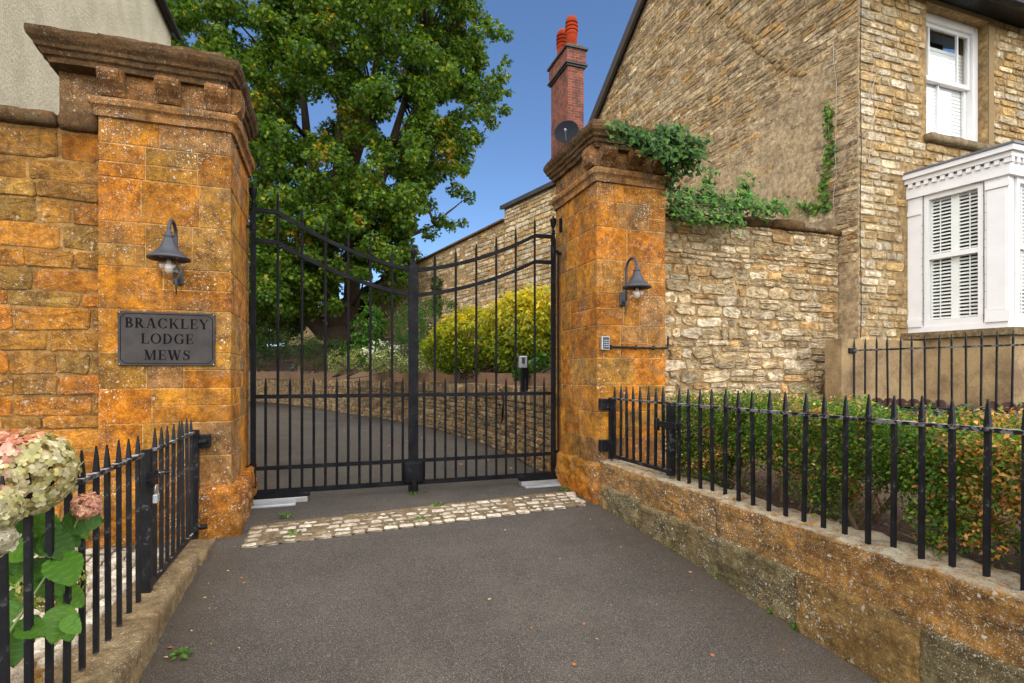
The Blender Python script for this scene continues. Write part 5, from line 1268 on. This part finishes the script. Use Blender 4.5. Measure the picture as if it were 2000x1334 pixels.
ivy('green ivy strip hanging on the boundary wall, behind the golden shrub', [[bd(4.4,4.9), bd(4.5,4.2), bd(4.4,3.5)], [bd(4.9,5.2), bd(4.9,3.6)]], 130, .12, .08, IV, 'ivy on the boundary wall', outn=(-1,-.3,.3))
# dry vine stems and a thin cable by the house corner
T = thing('dry_vine', gp(1668, 300), 'bare pale vine stems spreading over the house corner', 'vine')
m = MB(); rn = random.Random(41)
fr3 = lambda x, z: Vector((x, HY - .03, z))
for i in range(6):
    z0 = rn.uniform(3.2, 4.7); pp = [Vector((HX - .035, HY + .35 + rn.uniform(-.1,.1), z0 - .35)), Vector((HX - .04, HY + .15, z0)), Vector((HX - .035, HY - .03, z0 + .16)), Vector((HX + .12, HY - .035, z0 + .3 + rn.uniform(0,.2))), Vector((HX + rn.uniform(.15,.3), HY - .033, z0 + .5 + rn.uniform(0,.4)))]
    m.tube(pp[rn.randint(0,1):], [.006,.0055,.005,.004,.002][:5][-len(pp[0:]):] if False else .0028, 5)
m.tube([Vector((HX-.03, HY+.3, 3.2+i*.28)) + Vector((0, rn.uniform(-.03,.03), 0)) for i in range(9)], .0035, 6)
m.build('stems', M['vine'], T, smooth=True)
T = thing('wall_wire', (HX-.01, HY-.03, 1.6), 'thin dark wire running down the corner of the stone house', 'wire')
m = MB(); m.tube([(HX-.006 + .01*math.sin(i*1.3), HY-.034, 1.65 + i*.38) for i in range(13)], .005, 6); m.build('wire', M['dark'], T)

# hydrangea
T = thing('hydrangea_bush', (-1.05, 2.2, -.2), 'hydrangea with fading pink and cream flower heads by the left railing', 'hydrangea')
def head(px, py, d, rpx, pal, nfl, fs, wts=None, dark=False):
    c = np.array(at(px, py, d)); r_ = rpx*d/FPX
    g_ = np.arange(nfl) + .5; ph = np.arccos(1 - 2*g_/nfl); th = np.pi*(1+5**.5)*g_
    dirs = np.stack([np.cos(th)*np.sin(ph), np.sin(th)*np.sin(ph), np.cos(ph)], 1) + rs.normal(size=(nfl,3))*.07; dirs = nrm(dirs)
    Pc = c + dirs*r_*rs.uniform(.86, 1.06, (nfl,1)); fnm = nrm(dirs + rs.normal(size=(nfl,3))*.3)
    P = []; N = []; D = []; C = []; base = pal(dirs, nfl) if callable(pal) else pick(rs, nfl, pal, wts, .25)
    a = nrm(np.cross(fnm, rs.normal(size=(nfl,3)))); b = np.cross(fnm, a)
    for k in range(4):
        dd = a*math.cos(k*math.pi/2) + b*math.sin(k*math.pi/2); P.append(Pc); D.append(dd); N.append(fnm + dd*.15 + rs.normal(size=(nfl,3))*.12); C.append(base*rs.uniform(.85,1.12,(nfl,1)))
    leaf_mesh('flower_head', 'petal', np.concatenate(P), np.concatenate(N), np.concatenate(D), np.tile(rs.uniform(fs*.8, fs*1.2, nfl), 4), np.clip(np.concatenate(C), 0, .9), M['petal'], T)
    return Vector(c)
def cream(dirs, n):
    b = pick(rs, n, [(.5,.45,.26),(.42,.4,.2),(.55,.49,.34)], None, .15); k = (dirs @ np.array([-.75,-.1,.65]) > .35 + rs.normal(size=n)*.15); b[k] = pick(rs, int(k.sum()), [(.62,.34,.3),(.66,.44,.36),(.5,.2,.12)], None, .2); return b
heads = [head(48, 925, 1.8, 82, cream, 600, .0185), head(-4, 992, 1.5, 40, cream, 260, .0165), head(-6, 1055, 1.5, 28, [(.6,.55,.45)], 90, .018),
         head(168, 988, 2.02, 24, [(.6,.3,.25),(.66,.42,.32),(.5,.26,.2)], 150, .011), head(105, 1135, 2.15, 52, [(.4,.42,.12),(.3,.36,.08),(.5,.46,.2)], 380, .0155), head(20, 900, 1.95, 60, cream, 220, .02)]
m = MB(); bs = Vector((-1.25, 2.05, -.25))
for h_ in heads: branch(m, bs + Vector((rs.uniform(-.25,-.05), rs.uniform(0,.2), 0)), h_ + Vector((-.03,.05,-.03)), .006, .0035, .1, 6)
m.build('stems', plain_mat('green_stem', (.14, .2, .05), .7), T, smooth=True)
LP = []
rl = random.Random(19)
for i in range(40):
    LP.append((rl.uniform(-15, 128), rl.uniform(1000, 1165) if i < 32 else rl.uniform(1150, 1260), rl.uniform(1.85, 2.25), rl.uniform(.075, .125), (rl.uniform(-.2, .9), rl.uniform(-.5, .2), rl.uniform(-1.1, -.2))))
LP += [(118,1022,2.0,.13,(1,.1,.1)), (112,1082,1.95,.15,(.45,-.2,-1)), (85,1045,1.95,.13,(.7,-.3,-.5)), (40,1225,1.8,.1,(.6,-.2,-.5))]
P = np.array([at(a, b, d) for a, b, d, *_ in LP]); n = len(P)
leaf_mesh('leaves', 'big', P, np.array([(.35,-.75,.75)]*n) + rs.normal(size=(n,3))*.25, np.array([l[4] for l in LP], float), np.array([l[3] for l in LP])*1.05, pick(rs, n, [(.08,.2,.02),(.11,.25,.03),(.055,.14,.018)], None, .25), M['leaf'], T,
          fc=[(1.5 if j in (2, 3) and False else 1.0) * (1.2 if ((i/24*6.0 - abs(j-2.5)/3*1.1) % 1) < .2 else .96) for i in range(24) for j in range(6)])

# ------------------------------------------------------------------ weeds, fallen leaves, edging tiles
def weed(px, py, d_unused, s, k, lab):
    # ground point on the sloping drive
    u = (px-1000)/FPX; vx, vy = u*CY+SY, -u*SY+CY; d = 5.0
    for _ in range(12): d = (1.2 - gz(vy*d)) / ((py-733)/FPX)
    p = np.array([vx*d, vy*d, gz(vy*d)+.004]); n = int(60*k); a = rs.uniform(0, 6.28, n); r_ = s*np.sqrt(rs.random(n))
    P = p + np.stack([np.cos(a)*r_*.7, np.sin(a)*r_*.7, rs.random(n)*s*.45], 1); N = rs.normal(size=(n,3))*.5 + [0,-.2,1]; D = np.stack([np.cos(a), np.sin(a), np.full(n, .35)], 1)
    o = leaf_mesh('weed', 'oval', P - p, N, D, rs.uniform(.014, .035, n), pick(rs, n, [(.08,.2,.02),(.12,.26,.03),(.06,.13,.02)], None, .3), M['leaf']); o.location = p
    tag(o, lab, 'weed', 'weeds at the edges of the drive')
for w_ in ((355,1283,0,.05,.7,'small bright weed in the asphalt near the left kerb'), (1418,1130,0,.09,1.3,'largest weed tuft at the foot of the dwarf wall'), (1512,1195,0,.05,.8,'weed in the joint below the dwarf wall, right of the biggest tuft'), (1560,1228,0,.035,.6,'tiny weed farther down the dwarf wall foot'), (1318,1075,0,.035,.6,'small weed at the wall foot near the pillar'), (1667,1290,0,.05,.7,'nearest weed at the foot of the dwarf wall'), (1100,958,0,.06,.7,'weed at the foot of the right pillar plinth'), (808,966,0,.035,.6,'weed under the gate meeting post'), (575,1045,0,.06,.7,'weed on the front edge of the setts near the plaque pillar'), (820,1018,0,.05,.6,'weed between the setts below the meeting post'), (560,1010,0,.07,.8,'weed behind the setts near the plaque pillar'), (855,988,0,.06,.7,'grassy weed at the back edge of the setts')): weed(*w_)
protos = []
for k, (c, tm) in enumerate((((.5,.27,.07),'oval'), ((.38,.13,.05),'maple'), ((.6,.45,.2),'oval'))):
    o = leaf_mesh('fallen_leaf', tm, np.array([[0,0,0.]]), np.array([[.1,.1,1.]]), np.array([[0,1.,.05]]), np.array([1.0]), np.array([c]), M['dry']); protos.append(o)
used = [False]*3; rn = random.Random(77)
def drop(x, y, z, s):
    k = rn.randrange(3); o = protos[k] if not used[k] else protos[k].copy()
    if used[k]: col.objects.link(o)
    used[k] = True; o.location = (x, y, z + .007 + s*.05); o.scale = (s, s, s); o.rotation_euler = (rn.uniform(-.25,.25), rn.uniform(-.25,.25), rn.uniform(0,6.28))
    tag(o, 'small dry fallen leaf lying on the asphalt drive', 'leaf', 'fallen leaves on the drive')
for i in range(80):
    y = rn.uniform(1.2, 4.6); x = rn.uniform(-.75, 2.4)
    if rn.random() < .45: x = 2.4 - abs(rn.gauss(0, .2)) if rn.random() < .5 else -.75 + abs(rn.gauss(0, .15))
    drop(x, y, gz(y), rn.uniform(.01, .026))
for i in range(60):
    a = rn.uniform(0, 1); y = rn.uniform(5.7, 20); p = cpt(min(LEN-1, max(0, y-5.2)))[0]; drop(p.x - abs(rn.gauss(0, 1.3)) - .15, p.y, 0, rn.uniform(.03, .07))
src = None
for i in range(9):
    p = Vector((5.83, 4.36, .8)) + Vector((.28,-.96,0)).normalized()*(.115*i if i < 6 else .115*i + .3)
    if src is None:
        m = MB(); m.prism([(-.054,0),(.054,0),(.054,.1)] + [(.054*math.cos(math.pi*j/8), .1 + .05*math.sin(math.pi*j/8)) for j in range(1, 8)] + [(-.054,.1)], (0,0,0), (.28,-.96,0), (0,0,1), (.96,.28,0), -.02, .02); src = m.build('edging_tile', plain_mat('dark_red_tile', (.075,.025,.02), .6)); o = src
    else: o = src.copy(); col.objects.link(o)
    o.location = p; tag(o, 'dark red scalloped edging tile at the foot of the garden railing', 'edging tile', 'scalloped edging tiles')
